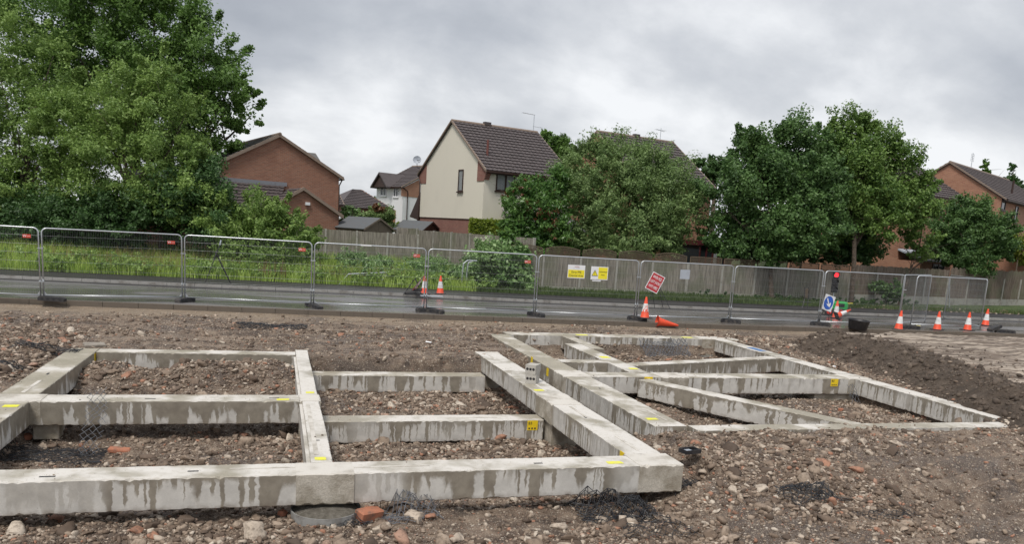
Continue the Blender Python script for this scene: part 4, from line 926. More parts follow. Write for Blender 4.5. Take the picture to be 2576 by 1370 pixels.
# folding stands
p = W(545, 712, .1); t = thing('tripod_stand', 'empty dark metal sign tripod on the far pavement', 'stand', (p[0], p[1], .11), 0)
MB().tube([(-.42, 0, 0), (.10, 0, 1.45), (.16, .02, 1.66)], .018, 6).tube([(.55, -.1, 0), (.02, 0, 1.12)], .016, 6).tube([(.48, .35, 0), (.0, .05, 1.08)], .016, 6).tube([(-.1, 0, .9), (.03, .03, 1.3)], .028, 6).build('tripod_frame', M_black, t)
MB().tube([(.12, 0, 1.5), (.17, .02, 1.70)], .03, 6).build('tripod_head', M_grey, t)
p = W(2027, 778, .1); t = thing('folded_stand', 'dark folded sign stand like a chair on the far pavement', 'stand', (p[0], p[1], .11), R_(20))
MB().tube([(-.3, 0, 0), (-.05, .1, .45), (-.1, .12, 1.0), (.2, .12, 1.0), (.25, .1, .45), (.1, 0, 0)], .02, 6).tube([(-.4, .3, .3), (.5, .1, .28)], .02, 6).build('stand_frame', M_black, t); MB().box(-.08, .21, .11, .125, .5, .95).build('stand_panel', M_lat, t)
p = W(2300, 0+806, 0); 
t = thing('manhole_cover', 'square iron manhole cover set in the wet road', 'manhole cover', (W(1275, 779, .004)[0], W(1275, 779, .004)[1], .004), -.03); MB().box(-.75, .75, -.3, .3, 0, .006).build('cover_plate', worn('iron cover', (.04, .036, .034), .6), t)
# handrails by the underpass path
p = W(850, 722, .3)
def rail(name, label, pts, r=.028, extra=()):
    b = MB().tube(pts, r, 8)
    for e in extra: b.tube(e, r*.9, 8)
    o0 = np.array(pts[0]); return tag(b.build(name, M_galv, loc=tuple(o0), off=tuple(o0)), label, 'handrail')
Y_ = 35.9; P_ = lambda x, y, yy=Y_: tuple(PY(x, y, yy))
rail('handrail', 'low grey tubular handrail in the grass at centre left', [P_(848, 722), P_(877, 690), P_(978, 686), P_(960, 708)], extra=([P_(897, 690), P_(897, 725)], [P_(960, 687), P_(960, 722)]))
rail('handrail', 'curved grey barrier end emerging from the ivy bush', [P_(1160, 735), P_(1163, 690), P_(1166, 664), P_(1176, 656), P_(1200, 657)], .035, extra=([P_(1173, 735), P_(1174, 690), P_(1178, 662), P_(1190, 657)],))
Y_ = 31.6
rail('handrail', 'thin grey tube frame standing behind the rightmost panels', [P_(2387, 812), P_(2389, 700), P_(2370, 697)], .03)
def bar(label, a, b_, Y, r=.03):
    A = PY(*a, Y); B = PY(*b_, Y); return tag(MB().tube([(0, 0, 0), tuple(B-A)], r, 8).build('loose_rail', M_black, loc=tuple(A)), label, 'rail')
# ------------------------------------------------------------------ garden fences (concrete posts, timber boards)
def closeboard(label, p0, p1, z0, h, n, m_=M_board, gravel=.3, lattice=None, post_h=None, wave=False, ragged=0.0):
    p0 = np.array(p0[:2], float); p1 = np.array(p1[:2], float); d = p1-p0; L = np.hypot(*d); a = math.atan2(d[1], d[0])
    t = thing('garden_fence', label, 'fence', (p0[0], p0[1], z0), a); rg = random.Random(int(L*100)+n); bay = L/n
    lat = MB()
    for k in range(n):
        b = MB(); x = k*bay+.06
        while x < (k+1)*bay-.06:
            ht = h+rg.uniform(-.008, .008)-ragged*rg.random(); y_ = rg.uniform(-.004, .004)
            b.box(x, x+.098, -.012+y_, .012+y_, gravel, ht); b.box(x+.088, x+.112, -.024+y_, -.013+y_, gravel, ht); x += .118
        b.box(k*bay+.06, (k+1)*bay-.06, .015, .05, gravel+.2, gravel+.28); b.box(k*bay+.06, (k+1)*bay-.06, .015, .05, h-.3, h-.22)
        b.build('boarding', m_, t)
        MB().box(k*bay+.055, (k+1)*bay-.055, -.025, .025, -.25, gravel-.004).build('gravel_board', M_post, t)
        if lattice:
            l = MB(); x0, x1 = k*bay+.07, (k+1)*bay-.07; hh = lattice
            top = (lambda u: h+.02+hh*(.72+.28*math.sin(math.pi*u))) if wave else (lambda u: h+.02+hh)
            l.box(x0, x1, -.02, .02, h+.01, h+.05)
            xs_ = np.linspace(0, 1, 13)
            for u, u2 in zip(xs_[:-1], xs_[1:]):
                l.prism([(x0+u*(x1-x0), -.02, top(u)-.04), (x0+u2*(x1-x0), -.02, top(u2)-.04), (x0+u2*(x1-x0), -.02, top(u2)), (x0+u*(x1-x0), -.02, top(u))], (0, .04, 0))
            l.box(x0, x0+.035, -.02, .02, h, top(0)); l.box(x1-.035, x1, -.02, .02, h, top(1))
            st = .085; q = x0-hh
            while q < x1:
                for sgn in (1, -1):
                    a0, a1 = (q, q+hh) if sgn > 0 else (q+hh, q)
                    pts = []
                    for tt in np.linspace(0, 1, 9):
                        xx = a0+(a1-a0)*tt; zz_ = h+.03+hh*tt
                        if x0+.02 < xx < x1-.02 and zz_ < top((xx-x0)/(x1-x0))-.02: pts.append((xx, .006*sgn, zz_))
                    if len(pts) > 1:
                        (xa, ya, za), (xb, yb, zb_) = pts[0], pts[-1]; l.add([(xa, ya, za), (xa+.03, ya, za), (xb+.03, yb, zb_), (xb, yb, zb_)], [(0, 1, 2, 3)])
                q += st
            l.build('trellis', M_lat, t)
    for k in range(n+1): MB().box(k*bay-.05, k*bay+.05, -.06, .05, -.3, (post_h or h+.03)).build('fence_post', M_post, t)
    return t
def bayn(L): return max(1, round(L/1.85))
def seg(label, a, b_, z0, h, **k):
    L = np.hypot(b_[0]-a[0], b_[1]-a[1]); return closeboard(label, a, b_, z0, h, bayn(L), **k)
# left fences
Af = PD(830, 650, 43.5); Bf = PD(1049, 655, 44.0)
seg('grey weathered board fence in front of the garden sheds at centre left', Af-[1.9, .1, 0], Bf, .50, 1.86-.0, gravel=.1)
Ar = PD(1049, 600, 46.5); Br = PD(1345, 600, 38.6)
seg('tall grey board fence below the cream house running towards the shrubs', Ar, Br, .62, 1.98, gravel=.12)
seg('short back fence stub between the sheds', PD(1000, 600, 47.5), Ar, .72, 1.95, gravel=.1)
R1 = (12.4, 36.75); R2 = (21.9, 36.45); R3 = (29.6, 36.35); R4 = (45, 39.9)
seg('board fence with dark trellis top under the big olive shrub', (Br[0], Br[1]), R1, .35, 1.60, lattice=.5, gravel=.2) if False else None
seg('brown board fence with wavy trellis behind the signs', (10.6, 37.2), (20.0, 36.55), .10, 1.72, lattice=.46, wave=True, gravel=.25)
seg('brown board fence with straight trellis behind the maple trunks', (20.05, 36.55), (29.7, 36.35), .10, 1.72, lattice=.34, gravel=.30)
seg('taller pale brown board fence at the far right with rough stone base', (29.8, 36.35), (37.3, 37.4), .10, 2.15, m_=M_board2, gravel=.55, ragged=.05, post_h=1.75)
seg('brown board fence leaving the frame at the right edge', (37.4, 37.4), (54, 41.5), .10, 2.3, m_=M_board2, gravel=.50, ragged=.12, post_h=1.75)
seg('link of board fence hidden behind the ivy bush', (Br[0]+.1, Br[1]), (10.5, 37.2), .3, 1.8, gravel=.2)

# ------------------------------------------------------------------ houses
def tiled(b, p00, p10, p11, p01, course=.34, wave=.30, amp=.026, step=.06):
    """tiled slope: p00->p10 eaves, p01->p11 ridge"""
    p00, p10, p11, p01 = (np.array(p, float) for p in (p00, p10, p11, p01)); nrm = np.cross(p10-p00, p01-p00); nrm /= np.linalg.norm(nrm)
    nc = max(2, int(round(np.linalg.norm(p01-p00)/course))); L = max(np.linalg.norm(p10-p00), np.linalg.norm(p11-p01)); na = max(4, int(L/wave*6))
    u = np.linspace(0, 1, na+1)
    for c in range(nc):
        rows = []
        for k, (v, h_) in enumerate(((c/nc, 0.0), (c/nc, step), ((c+1)/nc+.01/nc, .004))):
            A = p00+(p01-p00)*v; B = p10+(p11-p10)*v
            pts = A[None]+(B-A)[None]*u[:, None]; ln = u*L/wave*2*np.pi
            hh = h_+(amp*np.maximum(0, np.sin(ln))**.7 if k else 0)+.0
            rows.append(pts+np.outer(hh if np.ndim(hh) else np.full(na+1, hh), nrm))
        vs = np.concatenate(rows); fs = []
        for r_ in range(2):
            for i in range(na): fs.append((r_*(na+1)+i, r_*(na+1)+i+1, (r_+1)*(na+1)+i+1, (r_+1)*(na+1)+i))
        b.add(vs.tolist(), fs)
    return b
class House:
    def __init__(s, label, org, rot, name='house'):
        s.t = thing(name, label, 'house', (org[0], org[1], 0), rot); s.o = np.array([org[0], org[1], 0.]); s.r = rot
        s.u = np.array([math.cos(rot), math.sin(rot), 0]); s.v = np.array([-math.sin(rot), math.cos(rot), 0])
    def at(s, px, py, plane, val):       # picture ray meets local plane x=val or y=val -> local coords
        d = ray(px, py); n_ = s.u if plane == 'x' else s.v; k = (val-n_@(C0-s.o))/(n_@d); P = C0+d*k-s.o; return np.array([P@s.u, P@s.v, P[2]])
    def window(s, plane, val, a0, a1, z0, z1, fm=M_brown, mull=1, sill=True, blind=None, out=-1):
        def bx(b, p, q, d0, d1, e0, e1): 
            lo, hi = sorted((val+out*d0, val+out*d1))
            if plane == 'y': b.box(p, q, lo, hi, e0, e1)
            else: b.box(lo, hi, p, q, e0, e1)
        f = MB(); w_ = .07
        bx(f, a0, a0+w_, 0, .05, z0, z1); bx(f, a1-w_, a1, 0, .05, z0, z1); bx(f, a0+w_+.001, a1-w_-.001, 0, .048, z0, z0+w_); bx(f, a0+w_+.001, a1-w_-.001, 0, .048, z1-w_, z1)
        for k in range(mull):
            c = a0+(a1-a0)*(k+1)/(mull+1); bx(f, c-.05, c+.05, 0, .046, z0+w_+.001, z1-w_-.001)
        fo = f.build('window', fm, s.t); g = MB(); bx(g, a0+w_*.5, a1-w_*.5, 0.002, .012, z0+w_*.5, z1-w_*.5); g.build('pane', M_glass, fo)
        if blind:
            q = MB(); n_ = 22
            for k in range(n_): zz_ = z0+w_+(z1-z0-2*w_)*(k+.15)/n_; bx(q, a0+w_, a1-w_, .013, .016, zz_, zz_+(z1-z0-2*w_)/n_*.62)
            q.build('blind', M_blind, fo)
        if sill: q = MB(); bx(q, a0-.06, a1+.06, 0.001, .10, z0-.08, z0-.004); q.build('sill', fm, fo)
        return fo
    def gable_roof(s, x0, x1, y0, y1, ze, zr, mt, over=.25, verge=.12, thick=.12, ridge_m=M_verge_t):
        """ridge along local x; gables at x0,x1"""
        ym = (y0+y1)/2; sl = (zr-ze)/(ym-y0); zo = ze-over*sl; X0, X1 = x0-verge, x1+verge
        b = MB(); tiled(b, (X0, y0-over, zo), (X1, y0-over, zo), (X1, ym, zr), (X0, ym, zr)); tiled(b, (X1, y1+over, zo), (X0, y1+over, zo), (X0, ym, zr), (X1, ym, zr))
        for X in (X0+.01, X1-.01): b.prism([(X, y0-over, zo-thick), (X, ym, zr-thick), (X, y1+over, zo-thick), (X, y1+over, zo-.002), (X, ym, zr-.002), (X, y0-over, zo-.002)], (.02 if X < 0 else -.02, 0, 0))
        r = b.build('roof', mt, s.t)
        MB().tube([(X0, ym, zr), (X1, ym, zr)], .10, 8).build('ridge_tiles', ridge_m, r)
        for X in (X0, X1):
            e = .05; q = MB()
            q.prism([(X-e, y0-over, zo-.06), (X-e, ym, zr-.06), (X-e, y1+over, zo-.06), (X-e, y1+over, zo+.05), (X-e, ym, zr+.05), (X-e, y0-over, zo+.05)], (2*e, 0, 0)); q.build('verge', ridge_m, r)
        MB().box(X0+.05, X1-.05, y0-over-.10, y0-over+.02, zo-.10, zo+.0).build('gutter', M_brown, r); MB().box(X0+.05, X1-.05, y1+over-.02, y1+over+.10, zo-.10, zo+.0).build('gutter', M_brown, r)
        MB().box(X0+.12, X1-.12, y0-over+.03, y0-.003, zo-.14, zo-.04).box(X0+.12, X1-.12, y1+.003, y1+over-.03, zo-.14, zo-.04).build('soffit', M_brown, r)
        return r
    def gable_walls(s, x0, x1, y0, y1, z0, ze, zr, mt, name='wall'):
        ym = (y0+y1)/2
        b = MB(); pr_ = [(y0, z0), (y1, z0), (y1, ze-.02), (ym, zr-.06), (y0, ze-.02)]
        b.prism([(x0, y_, z_) for y_, z_ in pr_], (x1-x0, 0, 0)); return b.build(name, mt, s.t)
T15 = R_(15)
# cream house
K0 = PD(1213, 545, 45.0); h = House('cream rendered house with brown tiled roof and brick base in the centre', K0, T15)
top = h.at(1133, 312, 'x', 0); HW = 8.4; ZE, ZR = 6.35, 9.15; LX = 5.9
h.gable_walls(0, LX, 0, HW, 3.42, ZE, ZR, M_cream)
MB().box(.02, LX-.02, .02, HW-.02, .6, 3.40).build('brick_base', M_brick2, h.t); MB().box(-.02, LX+.02, -.02, HW+.02, 3.38, 3.425).build('drip_strip', M_brown, h.t)
r = h.gable_roof(0, LX, 0, HW, ZE, ZR, M_tile, over=.35, verge=.10)
for y_, sg in ((0, 1), (HW, -1)):      # brick corbels at the gable shoulders
    sl = (ZR-ZE)/(HW/2); yy = [y_-sg*.30, y_-sg*.004, y_+sg*.9]
    MB().prism([(-.03, y_-sg*.25, ZE-.35), (-.03, y_+sg*.02, ZE-.80), (-.03, y_+sg*.80, ZE-.80), (-.03, y_+sg*.80, ZE+.80*sl-.12), (-.03, y_-sg*.25, ZE-.25*sl-.10)], (.025, 0, 0)).build('brick_corbel', M_brick2, h.t)
    q = MB()
    for k in range(4): q.box(-.028, .30, min(y_-sg*.06*(k+1), y_-sg*.004), max(y_-sg*.06*(k+1), y_-sg*.004), ZE-.72+.11*k, ZE-.63+.11*k+.02)
    q.build('brick_corbel', M_brick2, h.t)
h.window('y', 0, h.at(1248, 450, 'y', 0)[0], h.at(1296, 450, 'y', 0)[0], h.at(1270, 482, 'y', 0)[2], h.at(1270, 430, 'y', 0)[2], blind=True)
h.window('y', 0, h.at(1336, 450, 'y', 0)[0], h.at(1370, 450, 'y', 0)[0], h.at(1350, 488, 'y', 0)[2], h.at(1350, 438, 'y', 0)[2])
a = h.at(1166, 452, 'x', 0)[1]; c = h.at(1154, 452, 'x', 0)[1]; h.window('x', 0, a, c, h.at(1160, 482, 'x', 0)[2], h.at(1160, 427, 'x', 0)[2], mull=0, blind=True)
v_ = h.at(1302, 439, 'y', 0); MB().box(v_[0]-.12, v_[0]+.12, -.04, -.002, v_[2]-.12, v_[2]+.12).build('vent', M_brown, h.t)
xd = HW+.12; MB().tube([(-.08, HW-.02, .8), (-.08, HW-.02, 5.6), (-.02, HW+.35, 6.1)], .045, 8).build('downpipe', M_brown, h.t, smooth=True)
fp = h.at(1225, 405, 'y', 1.1); zz1 = ZE+(fp[1])*(ZR-ZE)/(HW/2)
MB().tube([(fp[0], 1.1, zz1-.1), (fp[0], 1.1, zz1+.85)], .07, 8).build('flue', worn('red brown flue', (.16, .05, .04), .6), r)
rv = h.at(1225, 318, 'y', HW/2); MB().box(rv[0]-.22, rv[0]+.22, HW/2-.14, HW/2+.14, ZR+.02, ZR+.2).build('ridge_vent', M_tile, r)
# aerial, dish
ax = LX-.2; ae = MB().tube([(ax, HW/2, ZR-.2), (ax, HW/2, ZR+1.05)], .02, 6).tube([(ax-1.0, HW/2-.2, ZR+1.05), (ax+.05, HW/2, ZR+1.05)], .012, 6).tube([(ax-.05, HW/2, ZR+.35), (ax+.6, HW/2-.1, ZR+.32)], .012, 6)
for k in range(9): ae.tube([(ax-1.0+k*.11, HW/2-.2+.018*k-.12, ZR+1.05), (ax-1.0+k*.11, HW/2-.2+.018*k+.12, ZR+1.05)], .006, 4)
ae.build('aerial', M_galv, r)
ds = MB().lathe([(.001, .0), (.15, .03), (.30, .11), (.33, .14), (.30, .12), (.15, .045), (.001, .015)], 24); ds.xf(Matrix.Translation((-.32, HW+.05, 7.0)) @ Matrix.Scale(.8, 4) @ Matrix.Rotation(R_(-25), 4, 'Z') @ Matrix.Rotation(R_(75), 4, 'X')).build('satellite_dish', M_grey, h.t, smooth=True)
MB().tube([(-.02, HW-.2, 6.45), (-.32, HW-.0, 6.55), (-.32, HW+.05, 7.0), (-.3, HW-.3, 7.0)], .02, 6).build('dish_arm', M_black, h.t)
# porch roof left and conservatory roof right
MB().prism([(-.0, HW+.1, 3.2), (-.0, HW+1.6, 3.4), (-.0, HW+.1, 5.0)], (3.0, 0, 0)).build('side_gable', M_brown, h.t)
MB().box(.5, 3, HW+.1, HW+1.5, .6, 3.3).build('side_porch', M_brick2, h.t)
cr_ = MB(); cr_.prism([(1.3, -2.6, 3.0), (5.6, -2.6, 3.0), (5.6, -.003, 4.0), (1.3, -.003, 4.0)], (0, 0, .07))
for k in range(7): x_ = 1.3+k*4.3/6; cr_.prism([(x_-.03, -2.6, 3.07), (x_+.03, -2.6, 3.07), (x_+.03, -.003, 4.07), (x_-.03, -.003, 4.07)], (0, 0, .05))
co = cr_.build('lean_to_roof', worn('polycarbonate roof', (.45, .43, .45), .4), h.t); MB().box(1.35, 5.5, -2.5, -.05, .6, 2.98).build('lean_to_wall', M_brown, h.t)

# brick house at the left
Kb = PD(850, 560, 49.0); h = House('red brick house with a wide gable and lower gabled extension at left', Kb, T15)
Wd = 7.3; ZE, ZR = 5.55, 7.55
b = MB(); b.prism([(-Wd, 0, .5), (0, 0, .5), (0, 0, ZE), (-Wd/2, 0, ZR), (-Wd, 0, ZE)], (0, 9, 0)); b.build('wall', M_brick, h.t)
rb_ = MB(); ov = .25; sl = (ZR-ZE)/(Wd/2)
tiled(rb_, (ov, -.15, ZE-ov*sl), (ov, 9.1, ZE-ov*sl), (-Wd/2, 9.1, ZR), (-Wd/2, -.15, ZR)); tiled(rb_, (-Wd-ov, 9.1, ZE-ov*sl), (-Wd-ov, -.15, ZE-ov*sl), (-Wd/2, -.15, ZR), (-Wd/2, 9.1, ZR)); r = rb_.build('roof', M_tile2, h.t)
for sg in (0, 1):
    q = MB(); xe = ov if sg == 0 else -Wd-ov
    q.prism([(xe, -.2, ZE-ov*sl-.12), (-Wd/2, -.2, ZR-.12), (-Wd/2, -.2, ZR+.06), (xe, -.2, ZE-ov*sl+.06)], (0, .2, 0)); q.build('verge', M_verge_t, r)
MB().tube([(-Wd/2, -.2, ZR+.03), (-Wd/2, 9.1, ZR+.03)], .11, 8).build('ridge_tiles', M_verge_t, r)
MB().box(.2, .32, -.1, 9, ZE-ov*sl-.12, ZE-ov*sl-.02).build('gutter', M_brown, r); MB().tube([(.26, .1, ZE-.2), (.06, .1, ZE-.6), (.06, .1, .6)], .04, 8).build('downpipe', M_brown, h.t)
# wing roof behind at the right
q = MB(); q.prism([(-2.5, 4.0, 5.4), (.9, 4.0, 5.4), (.35, 4.0+1.8, 7.1), (-2.5, 4.0+1.8, 7.1)], (0, .0, .1)); q.build('wing_roof', M_tile2, h.t)
MB().box(-1, .5, 4.3, 9, .5, 5.4).build('wing_wall', M_brick, h.t)
# extension gable in front
ex = h.at(857, 540, 'y', -2.6); exa = h.at(762, 474, 'y', -2.6); xr, za_, ze_ = ex[0], exa[2], ex[2]; xm = exa[0]; hw_ = xr-xm; xl = xm-hw_
MB().prism([(xl, -2.6, .5), (xr-.12, -2.6, .5), (xr-.12, -2.6, ze_), (xm, -2.6, za_-.1), (xl, -2.6, ze_)], (0, 2.597, 0)).build('extension_wall', M_brick, h.t)
q = MB(); tiled(q, (xr+.1, -2.75, ze_-.1), (xr+.1, -.01, ze_-.1), (xm, -.01, za_), (xm, -2.75, za_)); tiled(q, (xl-.1, -.01, ze_-.1), (xl-.1, -2.75, ze_-.1), (xm, -2.75, za_), (xm, -.01, za_)); r = q.build('extension_roof', M_tile, h.t)
q = MB(); q.prism([(xr+.12, -2.8, ze_-.24), (xm, -2.8, za_-.12), (xm, -2.8, za_+.06), (xr+.12, -2.8, ze_-.04)], (0, .2, 0)); q.build('verge', M_verge_t, r); q = MB(); q.prism([(xl-.12, -2.8, ze_-.24), (xm, -2.8, za_-.12), (xm, -2.8, za_+.06), (xl-.12, -2.8, ze_-.04)], (0, .2, 0)); q.build('verge', M_verge_t, r)
q = MB(); tiled(q, (xl-6.5, -2.5, ze_-.15), (xl+.8, -2.5, ze_-.15), (xm-.3, -.02, za_+.15), (xl-6.5, -.02, za_+.15)); r = q.build('lean_to_roof', M_tile, h.t)
MB().box(xl-6.5, xm-.2, -.12, -.004, za_+.12, za_+.34).build('lead_flashing', worn('lead flashing', (.22, .23, .26), .6), r)
MB().box(xl-6.4, xl-.02, -2.3, -.003, .5, ze_-.1).build('lean_to_wall', M_brick, h.t)
el = h.at(773, 513, 'y', -2.6); MB().box(el[0]-.13, el[0]+.13, -2.72, -2.603, el[2]-.08, el[2]+.08).build('wall_lamp', M_whitep, h.t)

# white house farther back
Kw = PD(1012, 530, 76); h = House('white rendered house with brown roof far behind, left of the cream house', Kw, R_(-65))
zE, zR = 6.5, 8.75; h.gable_walls(-4.7, 0, 0, 8.4, .5, zE, zR, M_whiter); r = h.gable_roof(-4.7, 0, 0, 8.4, zE, zR, M_tile, over=.3, verge=.12)
gx_ = h.at(957, 443, 'y', -.6)
q = MB(); q.prism([(gx_[0]-1.3, -.62, zE-.2), (gx_[0]+1.3, -.62, zE-.2), (gx_[0], -.62, zE+1.0)], (0, 2.4, 0)); q.build('gablet_face', M_brown, h.t)
q = MB(); q.prism([(gx_[0]-1.5, -.8, zE-.3), (gx_[0], -.8, zE+1.05), (gx_[0]+1.5, -.8, zE-.3), (gx_[0]+1.5, -.8, zE-.15), (gx_[0], -.8, zE+1.22), (gx_[0]-1.5, -.8, zE-.15)], (0, 3, 0)); q.build('gablet_roof', M_tile, r)
for (x0_, x1_, y0_, y1_) in ((957, 973, 493, 470), (990, 1003, 496, 471)):
    a, c = h.at(x0_, y0_, 'y', 0), h.at(x1_, y1_, 'y', 0); h.window('y', 0, a[0], c[0], a[2], c[2], fm=M_whitep, mull=1)
MB().tube([(.06, .5, .6), (.06, .5, zE-.5), (.1, -.2, zE-.1)], .05, 6).build('downpipe', M_brown, h.t)
MB().prism([(.002, -.2, zE-1.0), (.002, 1.9, zE-1.0), (.002, 1.9, zE+.75), (.002, -.2, zE-.3)], (.03, 0, 0)).build('tan_panel', M_brick3, h.t)
# low garages in front of it
Kg = PD(946, 530, 70); h = House('low building with wide brown hipped roof behind the garden sheds', Kg, T15, 'garage')
zE = h.at(900, 524, 'y', 0)[2]; zR = h.at(930, 480, 'y', 3.5)[2]; xl = h.at(855, 520, 'y', 0)[0]; xr = h.at(982, 518, 'y', 0)[0]
MB().box(xl+.2, xr, 0, 6, .5, zE).build('wall', M_brick2, h.t)
q = MB(); tiled(q, (xl-.2, -.3, zE), (xr+.3, -.3, zE), (xr-1.4, 3.5, zR), (xl+2.4, 3.5, zR), course=.4); q.prism([(xl-.2, -.3, zE), (xl+2.4, 3.5, zR), (xl-.2, 7, zE)], (0, 0, .03)); q.build('roof', M_tile, h.t)
MB().prism([(xr-1.5, 3.4, zR+.02), (xr+.35, -.32, zE+.02), (xr+.35, -.32, zE-1.1), (xr-1.5, 3.4, zE-1.)], (.06, 0, 0)).build('side_wall', M_brick3, h.t)
Kg = PD(862, 520, 62); h = House('white flat roofed canopy beside the brick house', Kg, T15, 'canopy'); MB().prism([(-.8, 0, 3.0), (2.2, 0, 2.75), (2.2, 3, 2.75), (-.8, 3, 3.35)], (0, 0, .15)).build('canopy_roof', M_whitep, h.t); MB().box(-.7, 1.9, .3, 2.9, .5, 2.9).build('canopy_wall', M_brick2, h.t)
Kg = PD(843, 500, 66); h = House('brown roof edge glimpsed right of the brick house', Kg, T15, 'house'); h.gable_walls(-4, .6, 0, 5, .5, 4.2, 5.8, M_brick2); h.gable_roof(-4, .6, 0, 5, 4.3, 5.9, M_tile)
# second dark roofed house behind the olive shrub
Ks = PD(1786, 520, 52)
def simple(label, K, L, HWd, ZE, ZR, mw, mt=M_tile, rot=T15, z0=.6):
    h = House(label, K, rot); h.gable_walls(-L, 0, 0, HWd, z0, ZE, ZR, mw); r = h.gable_roof(-L, 0, 0, HWd, ZE, ZR, mt, over=.35, verge=.1); return h, r
h, r = simple('house with dark tiled roof behind the big olive shrub', Ks, 6.4, 8.4, 6.6, 9.55, M_brick3)
h.window('y', -.0, -3.6, -2.4, 4.6, 5.8)
rv = -3.2; MB().box(rv-.22, rv+.22, 4.06, 4.34, 9.58, 9.75).build('ridge_vent', M_tile, r)
ae = MB().tube([(-1.1, 4.2, 9.4), (-1.1, 4.2, 10.4)], .018, 6).tube([(-1.6, 4.1, 10.25), (-.7, 4.3, 10.2)], .012, 6)
for k in range(6): ae.tube([(-1.6+k*.16, 3.95, 10.24), (-1.6+k*.16, 4.3, 10.24)], .008, 4)
ae.build('aerial', M_galv, r)
# dark red conservatory
Kc = PD(1838, 660, 48); h = House('dark red framed conservatory behind the trellis fence', Kc, T15, 'conservatory')
MB().box(-2.6, 0, 0, 2.5, .5, 1.0).build('conservatory_wall', M_brick3, h.t); MB().box(-2.7, .1, -.1, 2.6, 2.75, 3.0).build('conservatory_roof', worn('dark red frame', (.10, .015, .02), .5), h.t)
q = MB()
for k in range(6): x_ = -2.6+k*.52; q.box(x_-.04, x_+.04, -.03, .03, 1.0, 2.75)
q.build('conservatory_frame', worn('dark red upvc', (.10, .015, .02), .5), h.t); MB().box(-2.58, -.02, .04, 2.45, 1.0, 2.74).build('glazing', M_glass, h.t)
MB().box(-1.45, -1.2, -.0, .035, 1.0, 2.7).build('curtain', M_blind, h.t)
# right brick houses
Kr = PD(2417, 560, 54); h, r = simple('brick house with dark roof half hidden behind the right maple', Kr, 6.5, 8.6, 6.95, 9.5, M_brick3)
a, c = h.at(2350, 545, 'y', 0), h.at(2376, 505, 'y', 0); h.window('y', 0, a[0], c[0], a[2], c[2]); fx_ = h.at(2410, 485, 'y', .9)
MB().tube([(fx_[0], .9, 7.3), (fx_[0], .9, 8.2)], .07, 8).build('flue', M_brown, r); MB().tube([(h.at(2318, 560, 'y', 0)[0], -.1, .6), (h.at(2318, 560, 'y', 0)[0], -.1, 6.0)], .045, 6).build('downpipe', M_brown, h.t)
MB().box(-6.5, -3.2, -1.6, -.01, .5, 2.6).build('bay_wall', M_brick3, h.t); MB().prism([(-6.6, -1.8, 2.6), (-3.1, -1.8, 2.6), (-3.1, -.01, 3.2), (-6.6, -.01, 3.2)], (0, 0, .1)).build('bay_roof', M_grey, h.t)
h.window('y', -1.6, -5.2, -3.9, 1.1, 2.5)
Kq = PD(2511, 560, 53); h = House('brick house with tall gable and dark roof at the right edge', Kq, R_(28)); WQ = 7.0
ZE, ZR = 7.15, 9.4; LQ = 14
h.gable_walls(0, LQ, 0, WQ, .6, ZE, ZR, M_brick3); r = h.gable_roof(0, LQ, 0, WQ, ZE, ZR, M_tile, over=.3, verge=.1)
for (x0_, x1_, y0_, y1_) in ((2516, 2530, 528, 508), (2548, 2562, 560, 520)):
    a, c = h.at(x0_, y0_, 'y', 0), h.at(x1_, y1_, 'y', 0); h.window('y', 0, a[0], c[0], a[2], c[2], mull=0)
fx_ = h.at(2548, 470, 'y', .8); MB().tube([(fx_[0], .8, 7.4), (fx_[0], .8, 8.6)], .07, 8).build('flue', M_brown, r)
MB().prism([(.6, -2.2, 3.4), (6, -2.2, 3.4), (6, -.01, 4.5), (.6, -.01, 4.5)], (0, 0, .12)).build('porch_roof', M_tile, h.t); MB().box(1, 5.8, -2, -.02, .5, 3.1).build('porch_wall', M_brick3, h.t)
am = h.at(2440, 440, 'y', WQ/2)[0]; ae = MB().tube([(am, WQ/2, ZR-.1), (am, WQ/2, ZR+1.1)], .02, 6)
for k in range(5): ae.tube([(am-.3, WQ/2, ZR+.55+k*.12), (am+.3, WQ/2, ZR+.55+k*.12)], .01, 4)
for k in (-.3, .3): ae.tube([(am+k, WQ/2, ZR+.5), (am+k, WQ/2, ZR+1.05)], .01, 4)
ae.build('aerial', M_galv, r)
